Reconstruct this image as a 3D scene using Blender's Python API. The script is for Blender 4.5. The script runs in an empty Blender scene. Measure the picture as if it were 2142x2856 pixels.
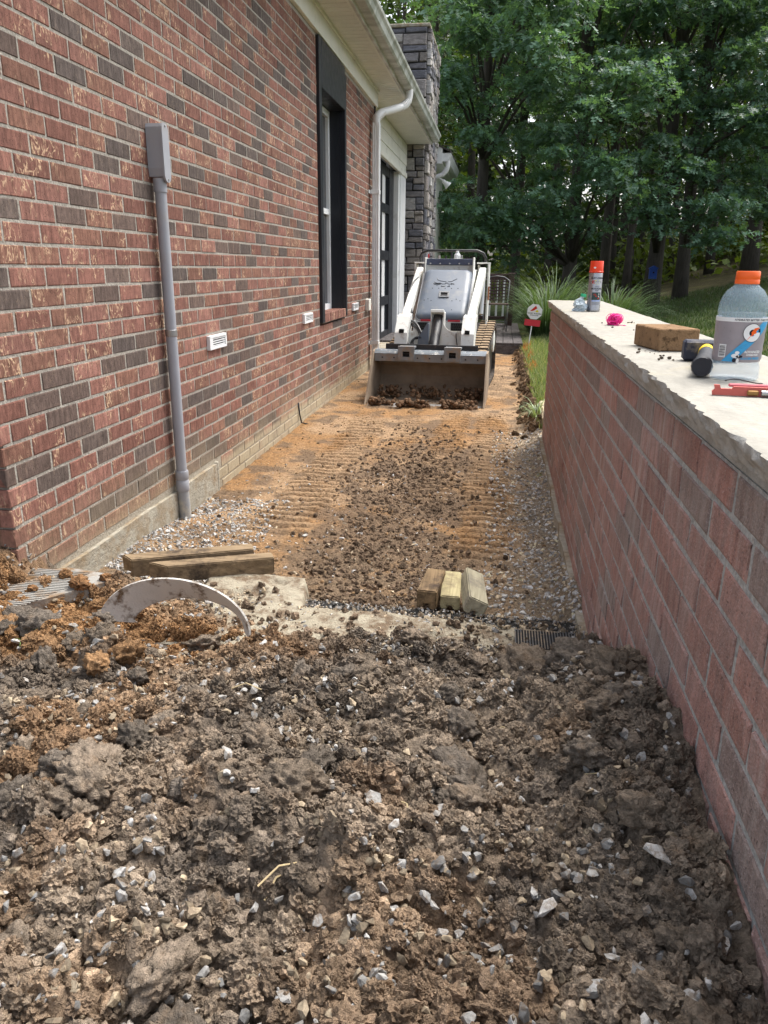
import bpy, bmesh, math, random
import numpy as np
from mathutils import Vector, Matrix, noise as mnoise
random.seed(11); rng = np.random.default_rng(11)
SC = bpy.context.scene
COL = SC.collection

# ------------------------------------------------------------------ camera
CAM_Z = 1.20
cam = bpy.data.cameras.new('camera'); camo = bpy.data.objects.new('camera', cam); COL.objects.link(camo)
camR = Matrix(((0.98906, -0.05340, 0.13749), (0.14724, 0.30249, -0.94171), (0.00870, 0.95166, 0.30704)))
camo.matrix_world = Matrix.Translation((0, 0, CAM_Z)) @ camR.to_4x4()
cam.sensor_fit = 'VERTICAL'; cam.sensor_height = 36.0; cam.lens = 36.0 * 2117 / 2856
cam.clip_start = 0.02; cam.clip_end = 600
SC.camera = camo

# ------------------------------------------------------------------ sky, sun, exposure
SUN_EL, SUN_AZ = math.radians(62), math.radians(42)      # azimuth clockwise from +Y: ahead of the camera, to its right
wld = bpy.data.worlds.new('World'); SC.world = wld; wld.use_nodes = True
nt = wld.node_tree
sky = nt.nodes.new('ShaderNodeTexSky'); sky.sky_type = 'NISHITA'; sky.sun_disc = False
sky.sun_elevation = SUN_EL; sky.sun_rotation = SUN_AZ; sky.air_density = 1.0; sky.dust_density = 5.0; sky.ozone_density = 1.0
bg = nt.nodes['Background']; bg.inputs['Strength'].default_value = 0.15
hs = nt.nodes.new('ShaderNodeHueSaturation'); hs.inputs['Saturation'].default_value = 0.45      # thin overcast: whiter than a clear sky
nt.links.new(sky.outputs[0], hs.inputs['Color']); nt.links.new(hs.outputs[0], bg.inputs['Color'])
sun = bpy.data.lights.new('sun', 'SUN'); sun.energy = 1.5; sun.angle = math.radians(32); sun.color = (1.0, 0.96, 0.90)
suno = bpy.data.objects.new('sun', sun); COL.objects.link(suno)
sd = Vector((math.sin(SUN_AZ) * math.cos(SUN_EL), math.cos(SUN_AZ) * math.cos(SUN_EL), math.sin(SUN_EL)))
suno.rotation_euler = sd.to_track_quat('Z', 'Y').to_euler(); suno.location = (4, -6, 9)
SC.view_settings.view_transform = 'Standard'; SC.view_settings.look = 'None'
SC.view_settings.gamma = 1.0; SC.view_settings.use_curve_mapping = False
SC.view_settings.exposure = 1.22
SC.render.engine = 'CYCLES'
SC.cycles.max_bounces = 6; SC.cycles.diffuse_bounces = 3; SC.cycles.glossy_bounces = 3
SC.cycles.transmission_bounces = 6; SC.cycles.transparent_max_bounces = 8
SC.cycles.use_denoising = True; SC.cycles.caustics_reflective = False; SC.cycles.caustics_refractive = False

# ------------------------------------------------------------------ helpers
ORG = {}
def prep(o, label=None, cat=None, group=None, kind=None):
    if label: o['label'] = label
    if cat: o['category'] = cat
    if group: o['group'] = group
    if kind: o['kind'] = kind
    return o
def thing(name, loc, label, cat, group=None):
    o = bpy.data.objects.new(name, None); o.empty_display_size = 0.1
    COL.objects.link(o); o.location = loc; ORG[o.name] = np.array(loc, float)
    return prep(o, label, cat, group)
def link_mesh(name, me, parent, center):
    o = bpy.data.objects.new(name, me); COL.objects.link(o)
    base = ORG[parent.name] if parent else np.zeros(3)
    if parent: o.parent = parent
    o.location = tuple(np.array(center) - base); ORG[o.name] = np.array(center, float)
    return o
def fast_mesh(name, V, F, mat=None, col=None, smooth=False, uv=None):
    """V (n,3), F (m,k) int array of equal-sized faces"""
    V = np.asarray(V, np.float32); F = np.asarray(F, np.int32); k = F.shape[1]
    me = bpy.data.meshes.new(name)
    me.vertices.add(len(V)); me.vertices.foreach_set('co', V.ravel())
    me.loops.add(F.size); me.loops.foreach_set('vertex_index', F.ravel())
    me.polygons.add(len(F)); me.polygons.foreach_set('loop_start', np.arange(0, F.size, k, dtype=np.int32))
    me.update(calc_edges=True)
    me.polygons.foreach_set('use_smooth', np.full(len(F), bool(smooth)))
    if col is not None:
        a = me.attributes.new('col', 'FLOAT_COLOR', 'POINT')
        c = np.ones((len(V), 4), np.float32); c[:, :col.shape[1]] = col
        a.data.foreach_set('color', c.ravel())
    if mat: me.materials.append(mat)
    return me
def fast_obj(name, V, F, mat, parent=None, col=None, smooth=False):
    V = np.asarray(V, float); c = (V.min(0) + V.max(0)) / 2
    return link_mesh(name, fast_mesh(name, V - c, F, mat, col, smooth), parent, c)

class MB:
    """collects shapes (world coordinates) into ONE mesh"""
    def __init__(s): s.v = []; s.f = []; s.n = 0; s.c = []
    def add(s, V, F, col=None):
        V = np.asarray(V, float); s.v.append(V)
        for f in F: s.f.append(tuple(int(i) + s.n for i in f))
        s.n += len(V); s.c.append(np.tile(col if col is not None else (1, 1, 1), (len(V), 1)))
        return s
    def convex(s, V, F, col=None):
        V = np.asarray(V, float); c = V.mean(0); G = []
        for f in F:
            p = V[list(f)]; nrm = np.cross(p[1] - p[0], p[2] - p[0])
            G.append(tuple(f) if nrm @ (p.mean(0) - c) >= 0 else tuple(f)[::-1])
        return s.add(V, G, col)
    def box(s, c, size, rot=None, bev=0.0, col=None):
        h = np.array(size, float) / 2
        if bev <= 0:
            V = np.array([(i, j, k) for i in (-1, 1) for j in (-1, 1) for k in (-1, 1)], float) * h
            F = [(0, 1, 3, 2), (4, 5, 7, 6), (0, 1, 5, 4), (2, 3, 7, 6), (0, 2, 6, 4), (1, 3, 7, 5)]
        else:
            b = min(bev, h.min() * 0.9); V = []; ix = {}
            for i in (-1, 1):
                for j in (-1, 1):
                    for k in (-1, 1):
                        sg = np.array((i, j, k))
                        for a in range(3):
                            p = sg * (h - b); p[a] = sg[a] * h[a]; ix[(i, j, k, a)] = len(V); V.append(p)
            F = []
            S = (-1, 1); ring = ((-1, -1), (-1, 1), (1, 1), (1, -1))
            for a in range(3):
                o1, o2 = [x for x in range(3) if x != a]
                def key(sa, s1, s2, ax):
                    q = [0, 0, 0]; q[a] = sa; q[o1] = s1; q[o2] = s2; return ix[(*q, ax)]
                for sa in S: F.append(tuple(key(sa, p, q, a) for p, q in ring))
                for s1 in S:
                    for s2 in S: F.append((key(-1, s1, s2, o1), key(1, s1, s2, o1), key(1, s1, s2, o2), key(-1, s1, s2, o2)))
            for i in S:
                for j in S:
                    for k in S: F.append((ix[(i, j, k, 0)], ix[(i, j, k, 1)], ix[(i, j, k, 2)]))
            V = np.array(V)
        if rot is not None: V = V @ np.array(rot).T
        return s.convex(V + np.array(c, float), F, col)
    def tube(s, pts, r, n=8, caps=True, col=None, flat=1.0):
        P = np.array(pts, float); m = len(P); R = np.full(m, r) if np.isscalar(r) else np.array(r, float)
        T = np.gradient(P, axis=0); T /= np.linalg.norm(T, axis=1)[:, None] + 1e-12
        up = np.array((0, 0, 1.0)) if abs(T[0][2]) < 0.9 else np.array((1.0, 0, 0))
        V = []
        a = np.linspace(0, 2 * math.pi, n, endpoint=False)
        nx = np.cross(T[0], up); nx /= np.linalg.norm(nx)
        for i in range(m):
            nx = nx - T[i] * (nx @ T[i]); nx /= np.linalg.norm(nx) + 1e-12; ny = np.cross(T[i], nx)
            V.append(P[i] + R[i] * (np.cos(a)[:, None] * nx + flat * np.sin(a)[:, None] * ny))
        V = np.concatenate(V); F = []
        for i in range(m - 1):
            for j in range(n):
                k = (j + 1) % n; F.append((i * n + j, i * n + k, (i + 1) * n + k, (i + 1) * n + j))
        if caps: F.append(tuple(range(n))[::-1]); F.append(tuple(range((m - 1) * n, m * n)))
        return s.add(V, F, col)
    def lathe(s, prof, c, n=24, rot=None, col=None, cap=True):
        V = []; a = np.linspace(0, 2 * math.pi, n, endpoint=False); m = len(prof)
        for r, z in prof: V.append(np.stack((r * np.cos(a), r * np.sin(a), np.full(n, z)), 1))
        V = np.concatenate(V)
        if rot is not None: V = V @ np.array(rot).T
        F = []
        for i in range(m - 1):
            for j in range(n):
                k = (j + 1) % n; F.append((i * n + j, i * n + k, (i + 1) * n + k, (i + 1) * n + j))
        if cap: F.append(tuple(range(n))[::-1]); F.append(tuple(range((m - 1) * n, m * n)))
        return s.add(V + np.array(c, float), F, col)
    def prism(s, poly, a0, a1, axis, off=(0, 0, 0), col=None):
        """2-D polygon extruded along an axis; poly coordinates are the other two axes in xyz order"""
        n = len(poly); o = [x for x in range(3) if x != axis]; V = []
        for a in (a0, a1):
            for p in poly:
                q = [0, 0, 0]; q[axis] = a; q[o[0]] = p[0]; q[o[1]] = p[1]; V.append(q)
        A = sum(poly[i][0] * poly[(i + 1) % n][1] - poly[(i + 1) % n][0] * poly[i][1] for i in range(n))
        flip = (A > 0) == (axis in (0, 2)) if a1 > a0 else (A > 0) != (axis in (0, 2))
        F = [tuple(range(n))[::-1], tuple(range(n, 2 * n))] + [(i, (i + 1) % n, n + (i + 1) % n, n + i) for i in range(n)]
        if not flip: F = [f[::-1] for f in F]
        return s.add(np.array(V, float) + np.array(off, float), F, col)
    def build(s, name, mat, parent=None, smooth=False, vcol=False, angle=None):
        V = np.concatenate(s.v); c = (V.min(0) + V.max(0)) / 2
        me = bpy.data.meshes.new(name); me.from_pydata((V - c).tolist(), [], s.f); me.update()
        if vcol:
            a = me.attributes.new('col', 'FLOAT_COLOR', 'POINT'); C = np.ones((len(V), 4), np.float32); C[:, :3] = np.concatenate(s.c)
            a.data.foreach_set('color', C.ravel())
        if mat: me.materials.append(mat)
        if smooth:
            me.polygons.foreach_set('use_smooth', np.ones(len(me.polygons), bool))
            if angle: me.set_sharp_from_angle(angle=math.radians(angle))
        return link_mesh(name, me, parent, c)
def box(name, c, size, mat, parent=None, rot=None, bev=0.0):
    return MB().box(c, size, rot, bev).build(name, mat, parent)
def span(name, a, b, mat, parent=None, bev=0.0):
    a, b = np.array(a, float), np.array(b, float)
    return MB().box((a + b) / 2, np.abs(b - a), None, bev).build(name, mat, parent)
def rotz(a): c, s_ = math.cos(a), math.sin(a); return np.array(((c, -s_, 0), (s_, c, 0), (0, 0, 1)))
def rotx(a): c, s_ = math.cos(a), math.sin(a); return np.array(((1, 0, 0), (0, c, -s_), (0, s_, c)))
def roty(a): c, s_ = math.cos(a), math.sin(a); return np.array(((c, 0, s_), (0, 1, 0), (-s_, 0, c)))
def rand_rots(n):
    q = rng.normal(size=(n, 4)); q /= np.linalg.norm(q, axis=1)[:, None]; w_, x, y, z = q.T
    return np.stack((np.stack((1 - 2 * (y * y + z * z), 2 * (x * y - z * w_), 2 * (x * z + y * w_)), 1),
                     np.stack((2 * (x * y + z * w_), 1 - 2 * (x * x + z * z), 2 * (y * z - x * w_)), 1),
                     np.stack((2 * (x * z - y * w_), 2 * (y * z + x * w_), 1 - 2 * (x * x + y * y)), 1)), 1)
def _h(i, j, s):
    n = (i.astype(np.int64) * 374761393 + j.astype(np.int64) * 668265263 + s * 974634541) & 0xffffffff
    n = ((n ^ (n >> 13)) * 1274126177) & 0xffffffff
    return ((n ^ (n >> 16)) & 0xffff) / 65535.0
def vn(x, y, s=0):
    xi, yi = np.floor(x), np.floor(y); fx, fy = x - xi, y - yi
    fx = fx * fx * (3 - 2 * fx); fy = fy * fy * (3 - 2 * fy); i, j = xi.astype(np.int64), yi.astype(np.int64)
    return (_h(i, j, s) * (1 - fx) + _h(i + 1, j, s) * fx) * (1 - fy) + (_h(i, j + 1, s) * (1 - fx) + _h(i + 1, j + 1, s) * fx) * fy
def fbm(x, y, s=0, o=4, g=0.5):
    t = 0; a = 1; n = 0
    for k in range(o): t = t + a * vn(x * 2 ** k, y * 2 ** k, s + k * 17); n += a; a *= g
    return t / n
def sstep(a, b, x): t = np.clip((x - a) / (b - a), 0, 1); return t * t * (3 - 2 * t)
def grid_faces(nx, ny):
    i = np.arange(nx - 1)[None, :] + np.arange(ny - 1)[:, None] * nx; i = i.ravel()
    return np.stack((i, i + 1, i + nx + 1, i + nx), 1)
def merge(variants, idx, pos, R, scl, cols=None):
    """variants: list of (V,F tri arrays); returns merged V,F,C"""
    Vs, Fs, Cs = [], [], []; off = 0
    for k, (v, f) in enumerate(variants):
        s_ = np.where(idx == k)[0]
        if not len(s_): continue
        sc_ = scl[s_]; sc_ = sc_[:, None] if sc_.ndim == 1 else sc_
        loc = v[None] * sc_[:, None, :] if sc_.shape[1] == 3 else v[None] * sc_[:, :, None]
        W = np.einsum('nij,nvj->nvi', R[s_], loc) + pos[s_][:, None, :]
        Vs.append(W.reshape(-1, 3)); m = len(v)
        Fs.append((f[None] + (np.arange(len(s_)) * m)[:, None, None] + off).reshape(-1, f.shape[1])); off += len(s_) * m
        if cols is not None: Cs.append(np.repeat(cols[s_], m, axis=0))
    return np.concatenate(Vs), np.concatenate(Fs), (np.concatenate(Cs) if cols is not None else None)

# ------------------------------------------------------------------ node helper
class G:
    def __init__(s, name, rough=0.7, spec=0.3, metal=0.0):
        s.m = bpy.data.materials.new(name); s.m.use_nodes = True; s.t = s.m.node_tree
        s.b = s.t.nodes['Principled BSDF']; s.out = s.t.nodes['Material Output']
        s.b.inputs['Roughness'].default_value = rough; s.b.inputs['Specular IOR Level'].default_value = spec; s.b.inputs['Metallic'].default_value = metal
        s._p = None
    def n(s, t, ins=None, **props):
        nd = s.t.nodes.new(t)
        for k, v in props.items(): setattr(nd, k, v)
        for k, v in (ins or {}).items(): s.put(nd.inputs[k], v)
        return nd
    def put(s, sock, v):
        if isinstance(v, bpy.types.NodeSocket): s.t.links.new(v, sock)
        elif isinstance(v, (tuple, list)) and sock.type == 'RGBA' and len(v) == 3: sock.default_value = (*v, 1)
        else: sock.default_value = v
    def pos(s):
        if s._p is None: s._p = s.n('ShaderNodeNewGeometry').outputs['Position']
        return s._p
    def obj(s): return s.n('ShaderNodeTexCoord').outputs['Object']
    def map(s, sc, vec=None): return s.n('ShaderNodeMapping', {'Vector': vec or s.pos(), 'Scale': sc}).outputs[0]
    def noise(s, scale, detail=3, rough=0.55, vec=None, dist=0.0):
        return s.n('ShaderNodeTexNoise', {'Vector': vec or s.pos(), 'Scale': scale, 'Detail': detail, 'Roughness': rough, 'Distortion': dist}).outputs[0]
    def vor(s, scale, vec=None, feature='F1'): return s.n('ShaderNodeTexVoronoi', {'Vector': vec or s.pos(), 'Scale': scale}, feature=feature).outputs[0]
    def wave(s, scale, vec=None, dist=2.0, det=2.0, direction='X'):
        return s.n('ShaderNodeTexWave', {'Vector': vec or s.pos(), 'Scale': scale, 'Distortion': dist, 'Detail': det}, bands_direction=direction).outputs[1]
    def math(s, op, a, b=0.0, c=None):
        ins = {0: a, 1: b}
        if c is not None: ins[2] = c
        return s.n('ShaderNodeMath', ins, operation=op).outputs[0]
    def mr(s, v, a, b, c=0.0, d=1.0): return s.n('ShaderNodeMapRange', {0: v, 1: a, 2: b, 3: c, 4: d}).outputs[0]
    def mix(s, f, a, b, mode='MIX'): return s.n('ShaderNodeMixRGB', {0: f, 1: a, 2: b}, blend_type=mode).outputs[0]
    def attr(s, name='col'): return s.n('ShaderNodeAttribute', attribute_name=name).outputs['Color']
    def attrf(s, name): return s.n('ShaderNodeAttribute', attribute_name=name).outputs['Fac']
    def sep(s): return s.n('ShaderNodeSeparateXYZ', {0: s.pos()}).outputs
    def gray(s, v): return s.n('ShaderNodeCombineColor', {0: v, 1: v, 2: v}).outputs[0]
    def scale(s, colr, v): return s.mix(1.0, colr, s.gray(v), 'MULTIPLY')
    def bump(s, h, st=0.5, d=0.01, nrm=None):
        ins = {'Strength': st, 'Distance': d, 'Height': h}
        if nrm is not None: ins['Normal'] = nrm
        return s.n('ShaderNodeBump', ins).outputs[0]
    def fin(s, col=None, nrm=None, rough=None):
        if col is not None: s.put(s.b.inputs['Base Color'], col)
        if nrm is not None: s.put(s.b.inputs['Normal'], nrm)
        if rough is not None: s.put(s.b.inputs['Roughness'], rough)
        return s.m
def plain(name, col, rough=0.6, spec=0.3, metal=0.0, var=0.25, sc=8.0, bump=0.15, bsc=60.0, dirt=None, dsc=5.0, dlo=0.55, dhi=0.75):
    g = G(name, rough, spec, metal)
    c = g.scale(col, g.mr(g.noise(sc, 4), 0.2, 0.8, 1 - var, 1 + var))
    if dirt is not None: c = g.mix(g.mr(g.noise(dsc, 5, 0.65), dlo, dhi), c, dirt)
    return g.fin(c, g.bump(g.noise(bsc, 3), bump, 0.004), g.mr(g.noise(sc * 2, 3), 0.2, 0.8, max(0, rough - 0.12), min(1, rough + 0.12)))

MT = {}
# brick of the house: colour of each brick in 'col', smear strength in its alpha
def brick_mat(name, stain, smear):
    g = G(name, 0.85, 0.2); base = g.attr('col')
    st = g.noise(1.0, 4, 0.6, g.map((60, 60, 13)))
    c = g.scale(base, g.mr(st, 0.25, 0.75, 0.62, 1.42))
    c = g.scale(c, g.mr(g.noise(55, 3), 0.3, 0.7, 0.82, 1.18))
    pits = g.mr(g.noise(1.0, 2, 0.5, g.map((260, 260, 170))), 0.63, 0.70)
    c = g.mix(g.math('MULTIPLY', pits, 0.75), c, (0.05, 0.03, 0.025))
    if smear:
        nz = g.noise(1.0, 2, 0.5, g.map((26, 26, 13)), 1.6)
        line = g.mr(g.math('ABSOLUTE', g.math('SUBTRACT', nz, 0.52)), 0.012, 0.045, 1, 0)
        msk = g.math('MULTIPLY', g.mr(g.noise(9.5, 2), 0.50, 0.60), g.mr(g.noise(90, 3), 0.35, 0.55))
        al = g.n('ShaderNodeAttribute', attribute_name='col').outputs['Alpha']
        sm = g.math('MULTIPLY', g.math('MULTIPLY', line, msk), al)
        c = g.mix(g.math('MULTIPLY', sm, 0.85), c, (0.66, 0.47, 0.30))
        z = g.sep()[2]
        low = g.math('MULTIPLY', g.math('ADD', g.mr(z, 0.42, 0.05, 0, 0.75), g.mr(z, 0.22, 0.12, 0, 0.5)), g.mr(g.noise(3.5, 4), 0.30, 0.60))
        c = g.mix(g.math('MULTIPLY', low, 0.85), c, (0.40, 0.325, 0.21))
        band = g.math('MULTIPLY', g.mr(g.math('ADD', z, g.math('MULTIPLY', g.noise(7, 3), 0.06)), 0.185, 0.165), g.mr(g.noise(18, 4), 0.3, 0.6, 0.45, 0.9))
        c = g.mix(band, c, (0.42, 0.36, 0.25))
        nb = g.math('ADD', st, g.math('MULTIPLY', pits, -0.8))
    else:
        ef = g.math('MULTIPLY', g.mr(g.noise(1.0, 5, 0.65, g.map((38, 38, 3.5))), 0.44, 0.74), g.mr(g.noise(2.6, 3), 0.38, 0.62))
        c = g.mix(g.math('MULTIPLY', ef, 0.7), c, (0.60, 0.55, 0.50))
        dk = g.mr(g.noise(1.0, 4, 0.6, g.map((20, 20, 2.5))), 0.56, 0.80)
        c = g.mix(g.math('MULTIPLY', dk, 0.4), c, (0.14, 0.09, 0.078)); c = g.mix(g.mr(g.noise(6, 4), 0.3, 0.7, 0.10, 0.38), c, (0.47, 0.39, 0.355))
        sp = g.mr(g.noise(1.0, 1, 0.5, g.map((330, 330, 330))), 0.60, 0.68)
        c = g.mix(g.math('MULTIPLY', sp, 0.45), c, (0.55, 0.44, 0.42))
        nb = g.math('ADD', g.noise(180, 3), g.math('MULTIPLY', pits, -0.8))
    return g.fin(c, g.bump(nb, 0.7, 0.006))
MT['brick'] = brick_mat('house_brick', True, True)
MT['wbrick'] = brick_mat('retaining_brick', True, False)
def mortar_mat(name, a, b, low):
    g = G(name, 0.95, 0.1); c = g.mix(g.noise(14, 4), a, b)
    c = g.scale(c, g.mr(g.noise(120, 2), 0.3, 0.7, 0.75, 1.2))
    if low is not None: c = g.mix(g.math('MULTIPLY', g.mr(g.sep()[2], 0.35, 0.02), 0.6), c, low)
    return g.fin(c, g.bump(g.noise(110, 3), 0.7, 0.008))
MT['mortar'] = mortar_mat('house_mortar', (0.305, 0.28, 0.24), (0.42, 0.39, 0.338), (0.36, 0.305, 0.205))
MT['wmortar'] = mortar_mat('retaining_mortar', (0.33, 0.33, 0.315), (0.52, 0.52, 0.50), None)
def soil_mat(name, b1=0.9, b2=0.5, inst=False):
    g = G(name, 0.95, 0.15); c = g.n('ShaderNodeAttribute', attribute_name='col', attribute_type='INSTANCER').outputs['Color'] if inst else g.attr('col')
    c = g.scale(c, g.mr(g.noise(70, 4, 0.7), 0.3, 0.7, 0.5, 1.6))
    c = g.mix(g.math('MULTIPLY', g.mr(g.noise(26, 3), 0.55, 0.75), 0.4), c, (0.30, 0.20, 0.12))
    n1 = g.bump(g.noise(95, 4, 0.7), b1, 0.016); n2 = g.bump(g.noise(330, 3, 0.7), b2, 0.006, n1)
    return g.fin(c, n2)
MT['soil'] = soil_mat('loose_soil'); MT['soili'] = soil_mat('loose_soil_crumb', inst=True)
def stone_mat():
    g = G('gravel_stone', 0.8, 0.3); c = g.attr('col')
    c = g.scale(c, g.mr(g.noise(110, 5, 0.7), 0.3, 0.7, 0.6, 1.3))
    c = g.mix(g.math('MULTIPLY', g.mr(g.noise(75, 5, 0.7), 0.48, 0.62), 0.75), c, (0.17, 0.125, 0.085))
    return g.fin(c, g.bump(g.noise(140, 3), 0.5, 0.004))
MT['gravel'] = stone_mat()
def concrete_mat():
    g = G('board_formed_concrete', 0.9, 0.2)
    c = g.mix(g.noise(5, 5), (0.30, 0.275, 0.22), (0.46, 0.43, 0.35)); c = g.mix(g.mr(g.noise(8, 5, 0.65), 0.44, 0.64), c, (0.28, 0.21, 0.13))
    gr = g.noise(1.0, 5, 0.7, g.map((40, 40, 70)))
    c = g.scale(c, g.mr(gr, 0.3, 0.7, 0.75, 1.2))
    return g.fin(c, g.bump(gr, 0.7, 0.008))
MT['concrete'] = concrete_mat()
def cap_mat():
    g = G('cap_stone', 0.85, 0.2)
    c = g.mix(g.noise(3.5, 5, 0.6, g.map((1, 0.6, 1))), (0.25, 0.238, 0.205), (0.39, 0.375, 0.33))
    c = g.mix(g.math('MULTIPLY', g.mr(g.noise(5, 4), 0.55, 0.72), 0.4), c, (0.42, 0.36, 0.22))
    c = g.scale(c, g.mr(g.noise(1.0, 5, 0.7, g.map((40, 14, 60))), 0.3, 0.7, 0.84, 1.12))
    return g.fin(c, g.bump(g.noise(70, 5, 0.65), 0.45, 0.006))
MT['cap'] = cap_mat()
g = G('shade_lifted_face', 0.9, 0.15); MT['capface'] = g.fin(g.scale((0.50, 0.49, 0.455), g.mr(g.noise(26, 5, 0.7), 0.3, 0.7, 0.75, 1.2)), g.bump(g.noise(90, 5, 0.7), 0.8, 0.008))  # colour lifted to offset the shade on the cap's rough front
def limestone_mat():
    g = G('crushed_limestone', 0.95, 0.1)
    c = g.mix(g.noise(7, 5), (0.30, 0.265, 0.195), (0.44, 0.405, 0.32)); c = g.mix(g.mr(g.noise(14, 6, 0.75), 0.44, 0.60), c, (0.17, 0.125, 0.085))
    return g.fin(c, g.bump(g.noise(80, 5, 0.7), 0.8, 0.01))
MT['limestone'] = limestone_mat()
def wood_mat(name, a, b, dark, axis):
    g = G(name, 0.8, 0.2); sc = [42, 42, 42]; sc[axis] = 3
    gr = g.noise(1.0, 4, 0.6, g.map(tuple(sc), g.obj()), 0.6)
    c = g.mix(g.mr(gr, 0.3, 0.7), a, b); c = g.mix(g.mr(g.noise(11, 5, 0.7), 0.50, 0.68), c, dark)
    return g.fin(c, g.bump(gr, 0.8, 0.006))
MT['woodold'] = wood_mat('weathered_lumber', (0.13, 0.092, 0.055), (0.33, 0.245, 0.15), (0.065, 0.048, 0.035), 0)
MT['woodoldy'] = wood_mat('weathered_offcut', (0.11, 0.075, 0.042), (0.32, 0.22, 0.12), (0.06, 0.042, 0.03), 1)
MT['woodnew'] = wood_mat('treated_offcut', (0.30, 0.255, 0.13), (0.54, 0.47, 0.28), (0.22, 0.18, 0.11), 1)
MT['woodgrey'] = wood_mat('grey_offcut', (0.26, 0.235, 0.165), (0.52, 0.475, 0.34), (0.20, 0.18, 0.145), 1)
MT['vinyl'] = plain('cream_vinyl', (0.78, 0.77, 0.69), 0.5, 0.3, var=0.06, bump=0.05, dirt=(0.48, 0.46, 0.38), dsc=3, dlo=0.55, dhi=0.85)
MT['white'] = plain('white_aluminium', (0.76, 0.77, 0.77), 0.4, 0.4, var=0.06, bump=0.05, dirt=(0.50, 0.47, 0.42), dsc=6, dlo=0.60, dhi=0.85)
MT['black'] = plain('black_trim', (0.014, 0.016, 0.022), 0.4, 0.4, var=0.2, bump=0.05)
MT['pvc'] = plain('grey_pvc', (0.34, 0.35, 0.38), 0.45, 0.4, var=0.07, bump=0.05, dirt=(0.34, 0.33, 0.33), dsc=6)
MT['steel'] = plain('galvanised', (0.45, 0.45, 0.44), 0.35, 0.5, 0.8, var=0.15)
MT['dark'] = plain('dark_gap', (0.02, 0.02, 0.02), 0.8, 0.1, var=0.2)
def glass_mat():
    g = G('window_glass', 0.03, 0.6); g.b.inputs['Base Color'].default_value = (0.02, 0.025, 0.03, 1); return g.m
MT['glass'] = glass_mat()
MT['lwhite'] = plain('loader_white_paint', (0.74, 0.74, 0.70), 0.4, 0.45, var=0.05, bump=0.04, dirt=(0.36, 0.27, 0.18), dsc=14, dlo=0.55, dhi=0.76)
MT['lgrey'] = plain('hood_grey_plastic', (0.118, 0.145, 0.185), 0.42, 0.5, var=0.12, bump=0.06, dirt=(0.22, 0.22, 0.21), dsc=7, dlo=0.52, dhi=0.80)
MT['lblack'] = plain('loader_black', (0.018, 0.018, 0.02), 0.4, 0.5, var=0.3, dirt=(0.13, 0.10, 0.08), dsc=14, dlo=0.58, dhi=0.78)
MT['lsteel'] = plain('bucket_steel', (0.20, 0.21, 0.22), 0.5, 0.5, 0.3, var=0.25, dirt=(0.24, 0.17, 0.11), dsc=9, dlo=0.48, dhi=0.66)
MT['lmud'] = plain('bucket_mud_steel', (0.25, 0.19, 0.135), 0.8, 0.25, 0.0, var=0.25, dirt=(0.33, 0.26, 0.19), dsc=5, dlo=0.45, dhi=0.68)
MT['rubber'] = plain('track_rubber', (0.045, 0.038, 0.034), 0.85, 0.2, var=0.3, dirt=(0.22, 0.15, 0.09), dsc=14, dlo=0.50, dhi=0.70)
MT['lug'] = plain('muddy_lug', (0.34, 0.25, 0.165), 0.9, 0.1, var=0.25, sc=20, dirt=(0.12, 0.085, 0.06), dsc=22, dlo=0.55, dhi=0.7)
MT['red'] = plain('red_plastic', (0.55, 0.03, 0.05), 0.45, 0.4, var=0.06)
MT['deck'] = wood_mat('deck_board', (0.075, 0.068, 0.068), (0.13, 0.115, 0.112), (0.05, 0.042, 0.04), 1)
MT['rail'] = plain('railing_brown', (0.060, 0.034, 0.030), 0.6, 0.3, var=0.2)
def foliage_mat(name, mul=1.0, trans=0.35):
    g = G(name, 0.5, 0.35); c = g.attr('col')
    c = g.scale(c, mul); g.put(g.b.inputs['Base Color'], c)
    tr = g.n('ShaderNodeBsdfTranslucent', {'Color': g.mix(1.0, c, (1.5, 1.5, 0.5), 'MULTIPLY')})
    mx = g.n('ShaderNodeMixShader', {0: trans, 1: g.b.outputs[0], 2: tr.outputs[0]})
    g.t.links.new(mx.outputs[0], g.out.inputs[0]); return g.m
MT['leaf'] = foliage_mat('oak_leaf'); MT['grass'] = foliage_mat('grass_blade', 1.0, 0.25)
def bark_mat():
    g = G('bark', 0.9, 0.1); f = g.noise(1.0, 5, 0.65, g.map((24, 24, 4)))
    c = g.mix(f, (0.030, 0.028, 0.025), (0.13, 0.115, 0.10)); return g.fin(c, g.bump(f, 0.9, 0.03))
MT['bark'] = bark_mat()
def ashlar_mat():
    g = G('ledge_stone', 0.85, 0.2); c = g.attr('col')
    c = g.scale(c, g.mr(g.noise(1.0, 5, 0.65, g.map((9, 9, 22))), 0.25, 0.75, 0.6, 1.45))
    return g.fin(c, g.bump(g.noise(1.0, 5, 0.7, g.map((14, 14, 34))), 0.9, 0.03))
MT['ashlar'] = ashlar_mat()

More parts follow.
